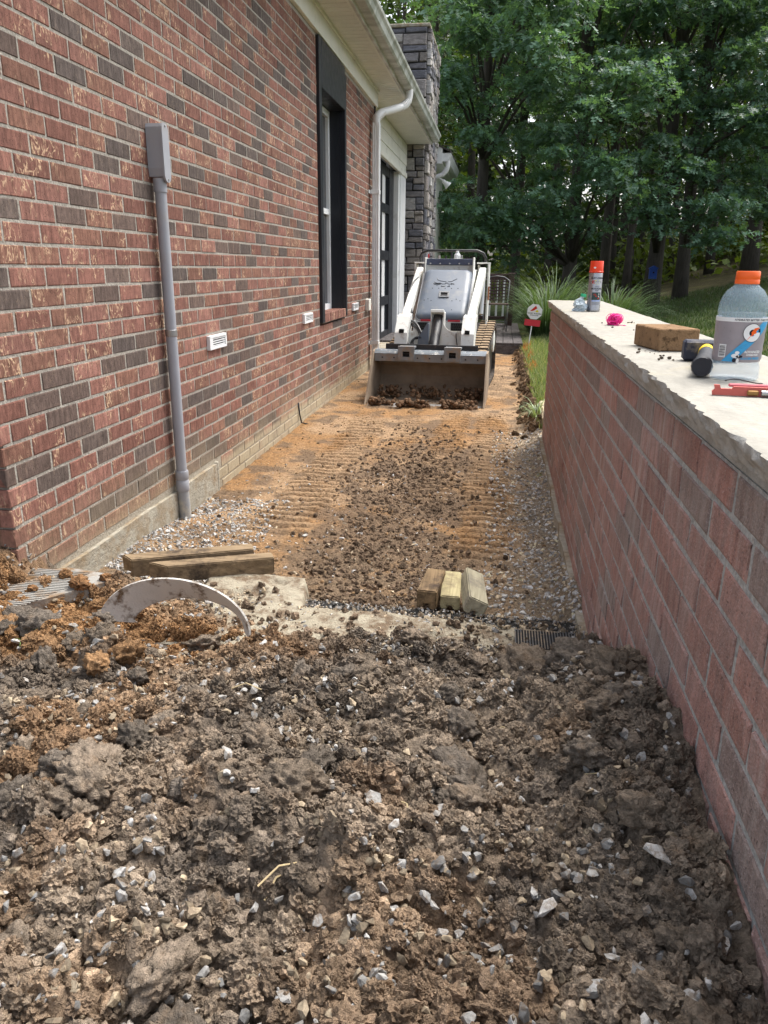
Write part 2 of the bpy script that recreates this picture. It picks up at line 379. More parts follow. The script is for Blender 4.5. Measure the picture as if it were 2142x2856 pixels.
# ================================================================== GROUND
def lawn_z(x, y):
    return 0.15 + 0.21 * np.clip(x - 2.9, 0, 40) * sstep(8, 19, y) * (1 - 0.5 * sstep(14, 40, x)) + 0.03 * (fbm(x * 0.7, y * 0.7, 5) - 0.5) + 0.004 * np.clip(y - 20, 0, 100)
def warp(a, b, n, p): t = np.linspace(0, 1, n); return a + (b - a) * t ** p
gx = np.unique(np.concatenate((-warp(2.2, 180, 30, 3), [-1.9, -1.75, -1.0, -0.4, 0.2, 0.36, 0.40], np.arange(0.5, 16, 0.35), warp(16, 180, 24, 2.5))))
gy = np.unique(np.concatenate((-warp(0.6, 120, 20, 3), [-0.3, 0.0, 0.1], np.arange(0.3, 44, 0.35), warp(44, 220, 24, 2.2))))
X, Y = np.meshgrid(gx, gy); Z = lawn_z(X, Y)
inside = ((X < 0.37) & (X > -1.8) & (Y > 0.05) & (Y < 11.0)); Z[inside] = -0.35
Z[(X <= -1.8) & (Y > 2.0) & (Y < 16)] = -0.2
Z[(Y <= 0.05) & (X < 0.37)] = 0.30
c = np.zeros((X.size, 3)); c[:] = (0.045, 0.062, 0.022)
wood = sstep(21, 27, Y + 0.5 * X).ravel()[:, None] * 0.9; c = c * (1 - wood) + np.array((0.05, 0.042, 0.022)) * wood
nearsoil = ((X < 0.5) & (Y < 2.3)).ravel(); c[nearsoil] = (0.15, 0.10, 0.06)
g = G('ground_cover', 0.95, 0.1); cc = g.attr('col'); cc = g.scale(cc, g.mr(g.noise(5, 5), 0.3, 0.7, 0.6, 1.5)); cc = g.mix(g.mr(g.noise(1.3, 4), 0.5, 0.7), cc, (0.085, 0.080, 0.030))
MT['ground'] = g.fin(cc, g.bump(g.noise(60, 4), 0.8, 0.03))
o = fast_obj('ground', np.stack((X, Y, Z), -1).reshape(-1, 3), grid_faces(len(gx), len(gy)), MT['ground'], None, c, True); prep(o, kind='structure')

# ---------------------------------------------------------------- excavated strip between the house and the wall
LANES = [(-0.02, 0.24, 2.9, 6.6, 1.0), (-0.33, 0.22, 3.7, 6.7, 0.95), (-1.00, 0.28, 3.1, 6.6, 0.9), (-0.66, 0.18, 4.7, 6.7, 0.7), (0.02, 0.16, 6.8, 10.5, 0.5)]
def lane_mask(x, y):
    m = np.zeros_like(x)
    for xc, w, y0, y1, s in LANES:
        e = (vn(y * 7, x * 0 + xc * 9, 3) - 0.5) * 0.05
        m = np.maximum(m, s * sstep(w * 0.5 + 0.03, w * 0.5 - 0.02, np.abs(x - xc + e)) * sstep(y0, y0 + 0.3, y) * sstep(y1, y1 - 0.3, y))
    return m * sstep(0.12, 0.42, fbm(x * 3, y * 1.6, 41, 2))
def rough_mask(x, y):
    e = 0.24 * (fbm(x * 2.6, y * 2.0, 9, 4) - 0.5) * 2
    return sstep(-0.98, -0.60, x + e) * sstep(-0.02, -0.34, x + e) * sstep(5.8, 3.9, y) * (0.45 + 0.55 * sstep(0.38, 0.58, fbm(x * 5, y * 4, 19, 3)))
def trench_base(x, y):
    b = 0.005 * np.clip(y - 3.5, 0, 20) + 0.035 * (fbm(x * 2.4, y * 2.0, 21, 3) - 0.5)
    b = b + 0.035 * sstep(0.22, 0.34, x) * (0.4 + fbm(x * 5, y * 4, 23, 2)) * sstep(6.2, 5.2, y)
    b = b + 0.09 * sstep(0.20, 0.335, x + 0.09 * (fbm(x * 3, y * 1.2, 28, 2) - 0.5)) * sstep(5.2, 5.7, y)
    b = b + 0.07 * sstep(0.18, 0.33, x) * sstep(3.3, 2.4, y)
    b = b + 0.05 * sstep(-1.30, -1.52, x) * sstep(3.6, 2.9, y)
    return b - 0.10 * sstep(2.55, 2.3, y)
def trench_z(x, y):
    lm, rm = lane_mask(x, y), rough_mask(x, y)
    ph = y / 0.082 + 1.1 * fbm(x * 5, y * 2.2, 77, 3) + 0.08 * np.sin(x * 30)
    ridge = sstep(0.25, 0.55, np.abs((ph % 1.0) * 2 - 1))
    z = trench_base(x, y) + lm * (0.45 + 0.75 * fbm(x * 7, y * 6, 78, 3)) * (0.036 * ridge - 0.022) + (0.012 + 0.034 * rm) * (1 - 0.8 * lm) * (fbm(x * 22, y * 22, 31, 3, 0.6) - 0.4)
    return z + 0.006 * (fbm(x * 70, y * 60, 33, 2) - 0.5)
tx = np.linspace(-1.56, 0.345, 210)
ys = [2.25]
while ys[-1] < 11.15: ys.append(ys[-1] + max(0.0075, 0.0016 * ys[-1] ** 1.35))
ty = np.array(ys); X, Y = np.meshgrid(tx, ty); Z = trench_z(X, Y)
lm, rm = lane_mask(X, Y), rough_mask(X, Y)
tan = np.array((0.35, 0.235, 0.138)); org = np.array((0.31, 0.178, 0.082)); drk = np.array((0.150, 0.105, 0.070)); gry = np.array((0.27, 0.23, 0.175))
f1 = sstep(0.40, 0.66, fbm(X * 2.6, Y * 1.7, 51, 4))[..., None]; c = tan * (1 - f1) + org * f1
f2 = (0.85 * sstep(0.42, 0.62, fbm(X * 9, Y * 9, 52, 3) + 0.25 * rm) * (1 - 0.7 * lm))[..., None]; c = c * (1 - f2) + drk * f2
f3 = (0.85 * rm)[..., None]; c = c * (1 - f3) + drk * 1.05 * f3
f4 = (sstep(0.03, 0.24, X + 0.15 * (fbm(X * 3, Y * 3, 54, 2) - 0.5)) * sstep(6.4, 5.4, Y) * 0.8)[..., None]; c = c * (1 - f4) + gry * f4
f5 = (sstep(3.6, 2.5, Y) * 0.55)[..., None]; c = c * (1 - f5) + np.array((0.20, 0.15, 0.10)) * f5
o = fast_obj('dirt_path', np.stack((X, Y, Z), -1).reshape(-1, 3), grid_faces(len(tx), len(ty)), MT['soil'], None, c.reshape(-1, 3), True); prep(o, kind='structure')

# ---------------------------------------------------------------- loose soil heap in the foreground
def pile_base(x, y):
    b = np.interp(y, [-0.3, 0.3, 0.6, 0.9, 1.2, 1.5, 1.8, 2.0, 2.15, 2.3, 2.5], [0.34, 0.38, 0.385, 0.385, 0.36, 0.29, 0.195, 0.125, 0.060, -0.02, -0.10])
    b = b + 0.13 * np.exp(-((y - 1.32) / 0.36) ** 2) * sstep(0.02, 0.33, x) + 0.03 * sstep(0.1, 0.33, x) * sstep(1.2, 0.6, y)
    b = b + 0.06 * sstep(-0.9, -1.4, x) * sstep(1.3, 1.9, y) * sstep(2.40, 2.20, y)
    b = b + 0.10 * sstep(-1.45, -1.55, x) * sstep(1.6, 2.0, y)
    b = b + 0.085 * sstep(-0.62, -0.92, x) * sstep(1.95, 2.12, y)
    b = b - 0.05 * np.exp(-(((x + 1.0) / 0.32) ** 2 + ((y - 1.98) / 0.14) ** 2))
    return b + (0.13 * (fbm(x * 3.6, y * 3.6, 61, 3) - 0.5) + 0.07 * (fbm(x * 9, y * 9, 66, 2) - 0.5)) * sstep(2.3, 1.9, y)
dx = 0.0056
px_ = np.arange(-2.25, 0.339, dx); py_ = np.arange(0.02, 2.5, dx); X, Y = np.meshgrid(px_, py_); Z = pile_base(X, Y)
def stamp(n, r0, r1, k, seed):
    r_ = np.random.default_rng(seed)
    cx_ = r_.uniform(px_[0], px_[-1], n); cy_ = r_.uniform(py_[0], 2.32, n); rr = r0 + (r1 - r0) * r_.random(n) ** 2
    zc = pile_base(cx_, cy_)
    for a, b, r, z0, q in zip(cx_, cy_, rr, zc, r_.random((n, 3))):
        i0 = max(0, int((a - r - px_[0]) / dx)); i1 = min(len(px_), int((a + r - px_[0]) / dx) + 2)
        j0 = max(0, int((b - r - py_[0]) / dx)); j1 = min(len(py_), int((b + r - py_[0]) / dx) + 2)
        if i1 <= i0 or j1 <= j0: continue
        xx = X[j0:j1, i0:i1] - a; yy = Y[j0:j1, i0:i1] - b
        th = q[0] * 3.14; u = xx * math.cos(th) + yy * math.sin(th); v = (yy * math.cos(th) - xx * math.sin(th)) * (1.0 + 0.7 * q[1])
        h = z0 + k * np.sqrt(np.maximum(0, r * r - u * u - v * v)) - 0.30 * k * r + (q[2] - 0.5) * 0.4 * r
        Z[j0:j1, i0:i1] = np.maximum(Z[j0:j1, i0:i1], h)
stamp(70, 0.03, 0.075, 0.8, 1); stamp(420, 0.014, 0.034, 0.9, 2)
def billow(x, y, sd): return 1 - np.abs(2 * vn(x, y, sd) - 1)
for fq, am, sd in ((8, 0.034, 171), (17, 0.026, 172), (36, 0.017, 173), (75, 0.009, 174)):
    wx = 0.6 * (vn(X * fq * 0.7, Y * fq * 0.7, sd + 50) - 0.5); wy = 0.6 * (vn(X * fq * 0.7 + 9, Y * fq * 0.7, sd + 60) - 0.5)
    Z += am * (np.sqrt(np.abs(2 * vn(X * fq + wx * 2, Y * fq + wy * 2, sd) - 1)) - 0.65)
Z += 0.012 * (fbm(X * 60, Y * 60, 64, 3, 0.8) - 0.5)
def pile_col(x, y):
    dk = np.array((0.160, 0.130, 0.101)); br = np.array((0.250, 0.198, 0.147)); og = np.array((0.30, 0.165, 0.072)); bk = np.array((0.105, 0.091, 0.076))
    x = np.asarray(x); y = np.asarray(y)
    a = sstep(0.38, 0.62, fbm(x * 6, y * 6, 71, 4))[..., None]; c = dk * (1 - a) + br * a
    b = (0.7 * sstep(0.55, 0.70, fbm(x * 4 + 7, y * 4, 72, 3)))[..., None]; c = c * (1 - b) + bk * b
    og_m = sstep(-0.30, -0.75, x + 0.3 * (fbm(x * 3, y * 3, 73, 2) - 0.5)) * sstep(1.42, 1.62, y + 0.25 * (fbm(x * 3, y * 3, 74, 2) - 0.5)) * sstep(2.25, 2.0, y)
    og_m = np.maximum(og_m * 0.9, 0.25 * sstep(0.60, 0.70, fbm(x * 3.3 + 3, y * 3.3, 75, 3)))
    og_m = np.maximum(og_m, 0.5 * sstep(-0.40, -0.8, x) * sstep(0.5, 0.65, fbm(x * 5, y * 5, 76, 2)))
    m = og_m[..., None]; return c * (1 - m) + og * m
c = pile_col(X, Y)
o = fast_obj('soil_heap', np.stack((X, Y, Z), -1).reshape(-1, 3), grid_faces(len(px_), len(py_)), MT['soil'], None, c.reshape(-1, 3), True)
prep(o, 'heap of loose dark brown and orange soil filling the foreground beside the brick walls', 'soil', kind='stuff')
PZ = Z
def pile_at(x, y):
    i = np.clip(((x - px_[0]) / dx).astype(int), 0, len(px_) - 1); j = np.clip(((y - py_[0]) / dx).astype(int), 0, len(py_) - 1); return PZ[j, i]

# lump and stone shapes
def ico(sub):
    bm = bmesh.new(); bmesh.ops.create_icosphere(bm, subdivisions=sub, radius=1.0)
    V = np.array([v.co[:] for v in bm.verts]); F = np.array([[v.index for v in f.verts] for f in bm.faces]); bm.free(); return V, F
def lump(sub, seed, amp):
    V, F = ico(sub); W = V.copy()
    for i, p in enumerate(V):
        q = Vector(p); n1 = mnoise.noise(q * 1.6 + Vector((seed * 7.3, 0, 0))); n2 = mnoise.noise(q * 4.1 + Vector((0, seed * 5.1, 0))); n3 = mnoise.noise(q * 9.0 + Vector((0, 0, seed * 3.7)))
        n4 = mnoise.noise(q * 17.0 + Vector((seed * 2.1, seed, 0))) if sub > 2 else 0; W[i] = p * (1 + amp * (0.9 * n1 + 0.75 * n2 + 0.5 * n3 + 0.26 * n4))
    return W * np.array((1, 0.85, 0.72)), F
def chip(seed, n=13):
    r_ = np.random.default_rng(seed); P = r_.normal(size=(n, 3)); P /= np.linalg.norm(P, axis=1)[:, None]; P *= np.array((1, r_.uniform(0.6, 0.9), r_.uniform(0.4, 0.7))) * r_.uniform(0.8, 1.0, (n, 1))
    bm = bmesh.new(); [bm.verts.new(p) for p in P]; r2 = bmesh.ops.convex_hull(bm, input=bm.verts)
    bmesh.ops.delete(bm, geom=list({e for e in r2['geom_interior'] + r2['geom_unused'] if isinstance(e, bmesh.types.BMVert)}), context='VERTS')
    bmesh.ops.triangulate(bm, faces=bm.faces); bm.verts.index_update()
    V = np.array([v.co[:] for v in bm.verts]); F = np.array([[v.index for v in f.verts] for f in bm.faces]); bm.free(); return V, F
LUMP1 = [lump(1, s, 0.42) for s in range(8)]; LUMP2 = [lump(2, 20 + s, 0.62) for s in range(14)]; LUMP3 = [lump(4, 40 + s, 0.44) for s in range(6)]
CHIP = [chip(s) for s in range(14)]
def stone_cols(n, warm=0.3):
    t = rng.random((n, 1)); base = np.array((0.37, 0.365, 0.35)) * (0.45 + 0.95 * t); w = (rng.random((n, 1)) < warm) * 1.0
    return np.clip(base * (1 - w) + base * np.array((1.05, 0.86, 0.62)) * w, 0, 0.75)
def scatter(name, variants, x, y, z, s, cols, mat, label, cat, smooth=True, sink=0.3):
    n = len(x); V, F, C = merge(variants, rng.integers(0, len(variants), n), np.stack((x, y, z - s * sink + s * 0.25), 1), rand_rots(n), s, cols)
    o = fast_obj(name, V, F, mat, None, C, smooth); return prep(o, label, cat, kind='stuff')
def power(n, a, b, p=2.2): return a + (b - a) * rng.random(n) ** p
def gn_scatter(name, variants, x, y, z, s, cols, mat, label, cat):
    n = len(x); cl_ = bpy.data.collections.new(name + '_shapes')
    for v, f in variants: cl_.objects.link(bpy.data.objects.new(name + '_shape', fast_mesh(name + '_shape', v, f, mat, None, False)))
    me = bpy.data.meshes.new(name); me.vertices.add(n); me.vertices.foreach_set('co', np.stack((x, y, z), 1).astype(np.float32).ravel())
    for nm, ty, dat, fld in (('scl', 'FLOAT', s, 'value'), ('rot', 'FLOAT_VECTOR', rng.uniform(0, 6.28, (n, 3)), 'vector'), ('pick', 'INT', rng.integers(0, len(variants), n), 'value'), ('col', 'FLOAT_COLOR', np.concatenate((cols, np.ones((n, 1))), 1), 'color')):
        a = me.attributes.new(nm, ty, 'POINT'); a.data.foreach_set(fld, np.asarray(dat, np.int32 if ty == 'INT' else np.float32).ravel())
    me.update(); o = bpy.data.objects.new(name, me); COL.objects.link(o); me.materials.append(mat)
    ng = bpy.data.node_groups.new(name, 'GeometryNodeTree'); ng.interface.new_socket('Geometry', in_out='INPUT', socket_type='NodeSocketGeometry'); ng.interface.new_socket('Geometry', in_out='OUTPUT', socket_type='NodeSocketGeometry')
    nd = ng.nodes; lk = ng.links; gi = nd.new('NodeGroupInput'); go = nd.new('NodeGroupOutput'); ip = nd.new('GeometryNodeInstanceOnPoints'); ci = nd.new('GeometryNodeCollectionInfo')
    ci.inputs['Collection'].default_value = cl_; ci.inputs['Separate Children'].default_value = True; ci.inputs['Reset Children'].default_value = True; ip.inputs['Pick Instance'].default_value = True
    def na(nm, ty): q = nd.new('GeometryNodeInputNamedAttribute'); q.data_type = ty; q.inputs['Name'].default_value = nm; return q.outputs['Attribute']
    er = nd.new('FunctionNodeEulerToRotation'); lk.new(na('rot', 'FLOAT_VECTOR'), er.inputs[0]); lk.new(er.outputs[0], ip.inputs['Rotation']); lk.new(na('scl', 'FLOAT'), ip.inputs['Scale']); lk.new(na('pick', 'INT'), ip.inputs['Instance Index'])
    lk.new(gi.outputs[0], ip.inputs['Points']); lk.new(ci.outputs[0], ip.inputs['Instance']); lk.new(ip.outputs[0], go.inputs[0])
    m = o.modifiers.new('crumbs', 'NODES'); m.node_group = ng; return prep(o, label, cat, kind='stuff')
# crumbs and clods of the heap
n = 52000; x = rng.uniform(-1.9, 0.325, n); y = 0.25 + 1.93 * rng.random(n) ** 1.15; k = rng.random(n) < 0.35 + 0.9 * sstep(0.4, 0.62, fbm(x * 7, y * 7, 181, 3)); x, y = x[k], y[k]; n = len(x); s = power(n, 0.0020, 0.0150, 3.2); z = pile_at(x, y) + 0.1 * s
cl = pile_col(x, y) * rng.uniform(0.7, 1.75, (n, 1))
gn_scatter('soil_crumbs', LUMP2, x, y, z, s, cl, MT['soili'], 'small crumbs of brown soil strewn over the heap', 'soil')
n = 8500; x = rng.uniform(-1.7, 0.315, n); y = 0.3 + 1.78 * rng.random(n); s = power(n, 0.005, 0.025, 2.0); z = pile_at(x, y) + 0.3 * s
gn_scatter('soil_lumps', LUMP3, x, y, z, s, pile_col(x, y) * rng.uniform(0.8, 1.35, (n, 1)), MT['soili'], 'fist sized and smaller lumps of soil bedded in the heap', 'soil')
n = 11500; x = -1.75 + 2.07 * rng.random(n) ** 0.7; y = 0.3 + 1.95 * rng.random(n); k = rng.random(n) < 0.12 + sstep(0.45, 0.62, fbm(x * 4, y * 4, 182, 3)); x, y = x[k], y[k]; n = len(x); s = power(n, 0.0035, 0.0140, 1.6); z = pile_at(x, y)
scatter('heap_gravel', CHIP, x, y, z + 0.005 + 0.018 * rng.random(n), s, np.clip(stone_cols(n, 0.45) * 0.88, 0, 0.5), MT['gravel'], 'pale gravel chips mixed through the soil heap', 'gravel', False)
# single big clods and pale stones
def clod_pick(x, y): k = random.randrange(18); return k - 1 if (k % 3 == 2 and not (x < -0.55 and y > 1.35)) else k
def singles(name, variants, spots, mat, cols, label, cat, group, smooth, sink):
    pool = []
    for k, (v, f) in enumerate(variants):
        for q in range(3):
            pool.append(fast_mesh(name, v, f, mat, np.tile(cols(len(pool)), (len(v), 1)), smooth))
    for (x, y, s, pick) in spots:
        z = float(pile_at(np.array([x]), np.array([y]))[0]) + s * (0.35 - sink) + (0.013 if name == 'pale_stone' else 0.008)
        me = pool[pick % len(pool)]; o = bpy.data.objects.new(name, me); COL.objects.link(o); o.location = (x, y, z)
        o.rotation_euler = (random.uniform(-0.6, 0.6), random.uniform(-0.6, 0.6), random.uniform(0, 6.28)); o.scale = (s, s * random.uniform(0.75, 1.1), s * random.uniform(0.65, 1.0))
        prep(o, label(pick % len(pool), s) if callable(label) else label, cat, group)
sp = [(float(-1.5 + 1.8 * random.random() ** 0.7), float(0.5 + 1.5 * random.random()), random.uniform(0.008, 0.020), random.randrange(999)) for _ in range(294)]
sp += [(0.245, 0.86, 0.024, 3), (0.20, 0.70, 0.022, 8), (0.15, 0.68, 0.02, 11), (0.19, 1.23, 0.026, 5), (0.235, 1.12, 0.02, 6), (0.10, 0.80, 0.02, 2)]
singles('pale_stone', CHIP, sp, MT['gravel'], lambda k: np.random.default_rng(k).choice([0.36, 0.44, 0.28, 0.50]) * np.array((1, 0.98, 0.93)), lambda k, s: ('large ' if s > 0.0155 else 'small ' if s < 0.0115 else 'medium sized ') + ('long pale ' if k % 3 == 0 else 'pale ') + 'angular stone lying loose on the dark soil heap', 'stone', 'pale stones on the soil heap', False, 0.25)
def clodcol(k): return (np.array((0.155, 0.130, 0.105)), np.array((0.215, 0.172, 0.130)), np.array((0.29, 0.17, 0.085)))[k % 3] * (0.8 + 0.05 * (k % 9))
sp = [(float(random.uniform(-1.4, 0.28)), float(random.uniform(0.42, 1.95)), random.uniform(0.022, 0.045), 0) for _ in range(85)]
sp += [(0.12, 1.80, 0.070, 1), (0.22, 1.66, 0.06, 4), (-0.02, 1.12, 0.06, 7), (-0.28, 0.98, 0.05, 10), (0.26, 1.42, 0.05, 16), (-0.62, 0.95, 0.05, 3), (-0.95, 1.6, 0.06, 5), (-0.75, 1.75, 0.055, 8), (-1.15, 1.66, 0.06, 11), (-1.3, 1.8, 0.06, 2), (-1.05, 1.85, 0.05, 14)]
sp = [(a, b, c_, clod_pick(a, b)) for a, b, c_, _ in sp]
singles('soil_clod', LUMP3, sp, MT['soil'], clodcol, lambda k, s: ('big ' if s > 0.042 else 'fist sized ') + ('dark', 'brown', 'orange')[k % 3] + ' crumbly clod of soil sitting on the heap', 'clod', 'large clods on the soil heap', True, 0.15)

# trench gravel and crumbs
def tscatter(name, variants, n, fx, fy, s0, s1, cols, mat, label, cat, smooth, p=2.0):
    x = fx(rng.random(n)); y = fy(rng.random(n)); k = (x < 0.33) & (x > -1.51); x, y = x[k], y[k]; s = power(len(x), s0, s1, p)
    return scatter(name, variants, x, y, trench_z(x, y), s, cols(len(x), x, y), mat, label, cat, smooth)
def tcols(n, x, y): return np.array((0.140, 0.099, 0.067)) * rng.uniform(0.6, 1.8, (n, 1))
n = 12000; x = -0.46 + 0.30 * rng.normal(size=n); y = 2.45 + 3.4 * rng.random(n) ** 1.25; k = (x < 0.3) & (x > -1.45) & (rng.random(n) < 0.25 + 1.2 * rough_mask(x, y)); x, y = x[k], y[k]; n = len(x); s = power(n, 0.002, 0.017, 3.4)
gn_scatter('path_crumbs', LUMP2, x, y, trench_z(x, y) - 0.1 * s, s, tcols(n, x, y), MT['soili'], 'dark soil crumbs churned up along the middle of the dirt path', 'soil')
tscatter('path_crumbs_side', LUMP1, 1500, lambda r: -1.5 + 1.8 * r, lambda r: 2.5 + 8 * r ** 1.3, 0.003, 0.012, lambda n, x, y: np.array((0.30, 0.19, 0.10)) * rng.uniform(0.5, 1.3, (n, 1)), MT['soil'], 'fine tan soil crumbs strewn over the whole dirt path', 'soil', True)
tscatter('wall_gravel', CHIP, 3000, lambda r: 0.33 - 0.34 * r ** 1.5, lambda r: 2.45 + 3.3 * r ** 1.15, 0.006, 0.019, lambda n, x, y: np.clip(stone_cols(n, 0.35) * 1.5, 0, 0.7), MT['gravel'], 'pale gravel band along the foot of the capped brick wall', 'gravel', False)
tscatter('conduit_gravel', CHIP, 2400, lambda r: -1.52 + 0.5 * r ** 1.3, lambda r: 2.62 + 1.15 * r ** 1.5, 0.006, 0.020, lambda n, x, y: np.clip(stone_cols(n, 0.1) * 1.25, 0, 0.65), MT['gravel'], 'grey crushed gravel piled round the foot of the conduit', 'gravel', False)
tscatter('path_gravel', CHIP, 1500, lambda r: -1.45 + 1.75 * r, lambda r: 2.35 + 2.2 * r ** 1.6, 0.004, 0.015, lambda n, x, y: np.clip(stone_cols(n, 0.5) * 1.4, 0, 0.7), MT['gravel'], 'scattered pale pebbles pressed into the near end of the dirt path', 'gravel', False)
n = 420; y = 5.5 + 5.4 * rng.random(n); x = 0.30 + 0.05 * rng.normal(size=n); k = x < 0.335; x, y = x[k], y[k]; n = len(x)
gn_scatter('edge_clods', LUMP3, x, y, trench_z(x, y) + 0.004, power(n, 0.008, 0.034, 2.0), np.array((0.15, 0.10, 0.06)) * rng.uniform(0.6, 1.6, (n, 1)), MT['soili'], 'broken soil clods along the cut edge of the lawn', 'soil')
n = 46
for k in range(n):
    x = 0.26 * random.random() - 0.02 if k % 2 else random.uniform(-1.0, 0.2); y = random.uniform(2.5, 3.3); s = random.uniform(0.010, 0.019)
    v, f = CHIP[k % 14]; c = stone_cols(1)[0] * 1.2
    o = fast_obj('pebble', v * s + np.array((x, y, float(trench_z(np.array([x]), np.array([y]))[0]) + s * 0.2)), f, MT['gravel'], None, np.tile(c, (len(v), 1)))
    prep(o, 'pale rounded pebble on the damp near end of the dirt path', 'pebble', 'pebbles on the dirt path')

# ---------------------------------------------------------------- limestone strip, geogrid, pavers at the near end of the path
lx = np.arange(-1.40, 0.336, 0.009); ly = np.arange(1.98, 2.64, 0.009); X, Y = np.meshgrid(lx, ly)
e = 0.05 * (fbm(X * 9, Y * 9, 81, 3) - 0.5)
m1 = sstep(0.012, -0.012, np.maximum.reduce([X - (-0.66 + 0.20 * (2.58 - Y)) + 0.3 * e, Y - 2.575 + e * 0.5, -(X + 1.02) + 3 * e]))
m2 = sstep(0.012, -0.012, np.maximum.reduce([Y - 2.315 + 0.03 * X + e, -(X + 0.72), X - 0.34]))
m = np.maximum(m1, m2); m = m * (1 - 0.10 * sstep(0.56, 0.66, fbm(X * 6, Y * 6, 86, 3))); Z = -0.07 + 0.160 * m + 0.012 * (fbm(X * 25, Y * 25, 82, 3) - 0.5) - 0.02 * sstep(-0.3, 0.3, X)
o = fast_obj('limestone_base', np.stack((X, Y, Z), -1).reshape(-1, 3), grid_faces(len(lx), len(ly)), MT['limestone'], None, None, True); prep(o, kind='structure')
sx = np.arange(-0.74, 0.334, 0.012); sy = np.arange(2.16, 2.47, 0.012); X, Y = np.meshgrid(sx, sy)
Z = 0.052 + 0.014 * (fbm(X * 30, Y * 30, 84, 2) - 0.5) - 0.09 * sstep(2.425, 2.455, Y + 0.02 * X + 0.03 * (vn(X * 8, Y * 0, 85) - 0.5)); cdk = np.zeros((X.size, 3)) + (0.045, 0.044, 0.042)
o = fast_obj('drain_bed', np.stack((X, Y, Z), -1).reshape(-1, 3), grid_faces(len(sx), len(sy)), MT['soil'], None, cdk, True); prep(o, kind='structure')
n = 1500; x = rng.uniform(-0.72, 0.33, n); y = 2.26 + 0.17 * rng.random(n) - 0.02 * x; k = (x > 0.05) & (rng.random(n) < 0.3); y[k] = rng.uniform(2.1, 2.3, k.sum())
scatter('drain_pebbles', CHIP, x, y, np.full(n, 0.058), power(n, 0.004, 0.010), stone_cols(n, 0.3) * 1.1, MT['gravel'], 'pebbles bedded in the dark strip across the near end of the path', 'gravel', False)
n = 900; x = rng.uniform(-1.3, 0.33, n); y = 2.06 + 0.27 * rng.random(n); k = x < -0.68; y[k] += 0.22 * rng.random(k.sum()); scatter('limestone_chips', CHIP, x, y, np.full(n, 0.085), power(n, 0.005, 0.018), stone_cols(n, 0.7) * 1.1, MT['gravel'], 'cream stone chips strewn on the limestone strip', 'gravel', False)
MT['dmat'] = plain('dark_plastic', (0.09, 0.092, 0.095), 0.6, 0.3, var=0.2, dirt=(0.25, 0.19, 0.13), dsc=18, dlo=0.45, dhi=0.6)
t = thing('geogrid_mat', (0.2, 2.19, 0.10), 'dark ribbed plastic mat poking out beside the capped brick wall', 'mat')
span('sheet', (0.10, 2.12, 0.094), (0.29, 2.24, 0.098), MT['dark'], t)
for k in range(22): span('rib', (0.10 + k * 0.0088, 2.118, 0.098), (0.103 + k * 0.0088, 2.242, 0.101), MT['dmat'], t)
n = 520; x = rng.uniform(-1.32, 0.33, n); y = 2.02 + 0.3 * rng.random(n) ** 2.2; k = x < -0.70; y[k] += 0.2 * rng.random(k.sum())
gn_scatter('strip_crumbs', LUMP2, x, y, np.full(n, 0.092), power(n, 0.002, 0.018, 3.0), np.array((0.17, 0.125, 0.088)) * rng.uniform(0.6, 1.7, (n, 1)), MT['soili'], 'soil crumbs spilled over the cream limestone strip', 'soil')
t = thing('paving_slab', (-1.4, 2.05, 0.22), 'grey concrete paving slab with curved edge lying at the house corner', 'slab')
P = [(-1.75, 1.80), (-1.50, 1.82), (-1.33, 1.95), (-1.20, 2.12), (-1.24, 2.17), (-1.40, 2.20), (-1.53, 2.11), (-1.75, 2.10)]
mb = MB(); mb.prism(P, 0.19, 0.226, 2); SLM = plain('grey_slab', (0.30, 0.29, 0.265), 0.9, 0.15, var=0.2, sc=12, bump=0.6, bsc=90, dirt=(0.22, 0.14, 0.075), dsc=9, dlo=0.45, dhi=0.62); mb.build('slab_body', SLM, t)
for k in range(30):
    y0 = 1.80 + k * 0.0125
    span('rib', (-1.72, y0, 0.226), (-1.40 + 0.10 * min(1, k / 20), y0 + 0.006, 0.2285), SLM, t)
for i, (x, y, s) in enumerate([(-1.36, 2.12, 0.020), (-1.27, 2.05, 0.030), (-1.40, 2.0, 0.016), (-1.22, 2.12, 0.018), (-1.5, 1.9, 0.03)]):
    v, f = LUMP3[i]; o = fast_obj('soil_clod', v * s + np.array((x, y, 0.226 + s * 0.5)), f, MT['soil'], None, np.tile((0.28, 0.15, 0.07), (len(v), 1)), True); prep(o, 'small orange clod of soil on the grey paving slab', 'clod', 'clods on the paving slab')

# ================================================================== BRICKS
CO = 0.0677; BL = 0.2032; JT = 0.0102
def brick_var(l, h, d, jit, seed, b=0.0028):
    """face towards +x; origin at face centre"""
    r_ = np.random.default_rng(seed); j = lambda: r_.uniform(-jit, jit)
    ring0 = [(-d, sy * l / 2, sz * h / 2) for sy, sz in ((-1, -1), (1, -1), (1, 1), (-1, 1))]
    ring1 = [(-b * 0.75, sy * (l / 2) + j(), sz * h / 2 + j()) for sy, sz in ((-1, -1), (1, -1), (1, 1), (-1, 1))]
    ring2 = [(0 + j() * 0.6, sy * (l / 2 - b) + j(), sz * (h / 2 - b) + j()) for sy, sz in ((-1, -1), (1, -1), (1, 1), (-1, 1))]
    V = np.array(ring0 + ring1 + ring2); F = []
    for a in (0, 4):
        for i in range(4): k = (i + 1) % 4; F.append((a + i, a + k, a + 4 + k, a + 4 + i))
    F.append((8, 9, 10, 11)); return V, np.array(F)
def proj(p):
    q = camR.transposed() @ (Vector(p) - Vector((0, 0, CAM_Z)))
    if q.z > -0.05: return None
    return (0.5 + q.x / -q.z * 2117 / 2142, 0.5 - q.y / -q.z * 2117 / 2856, -q.z)
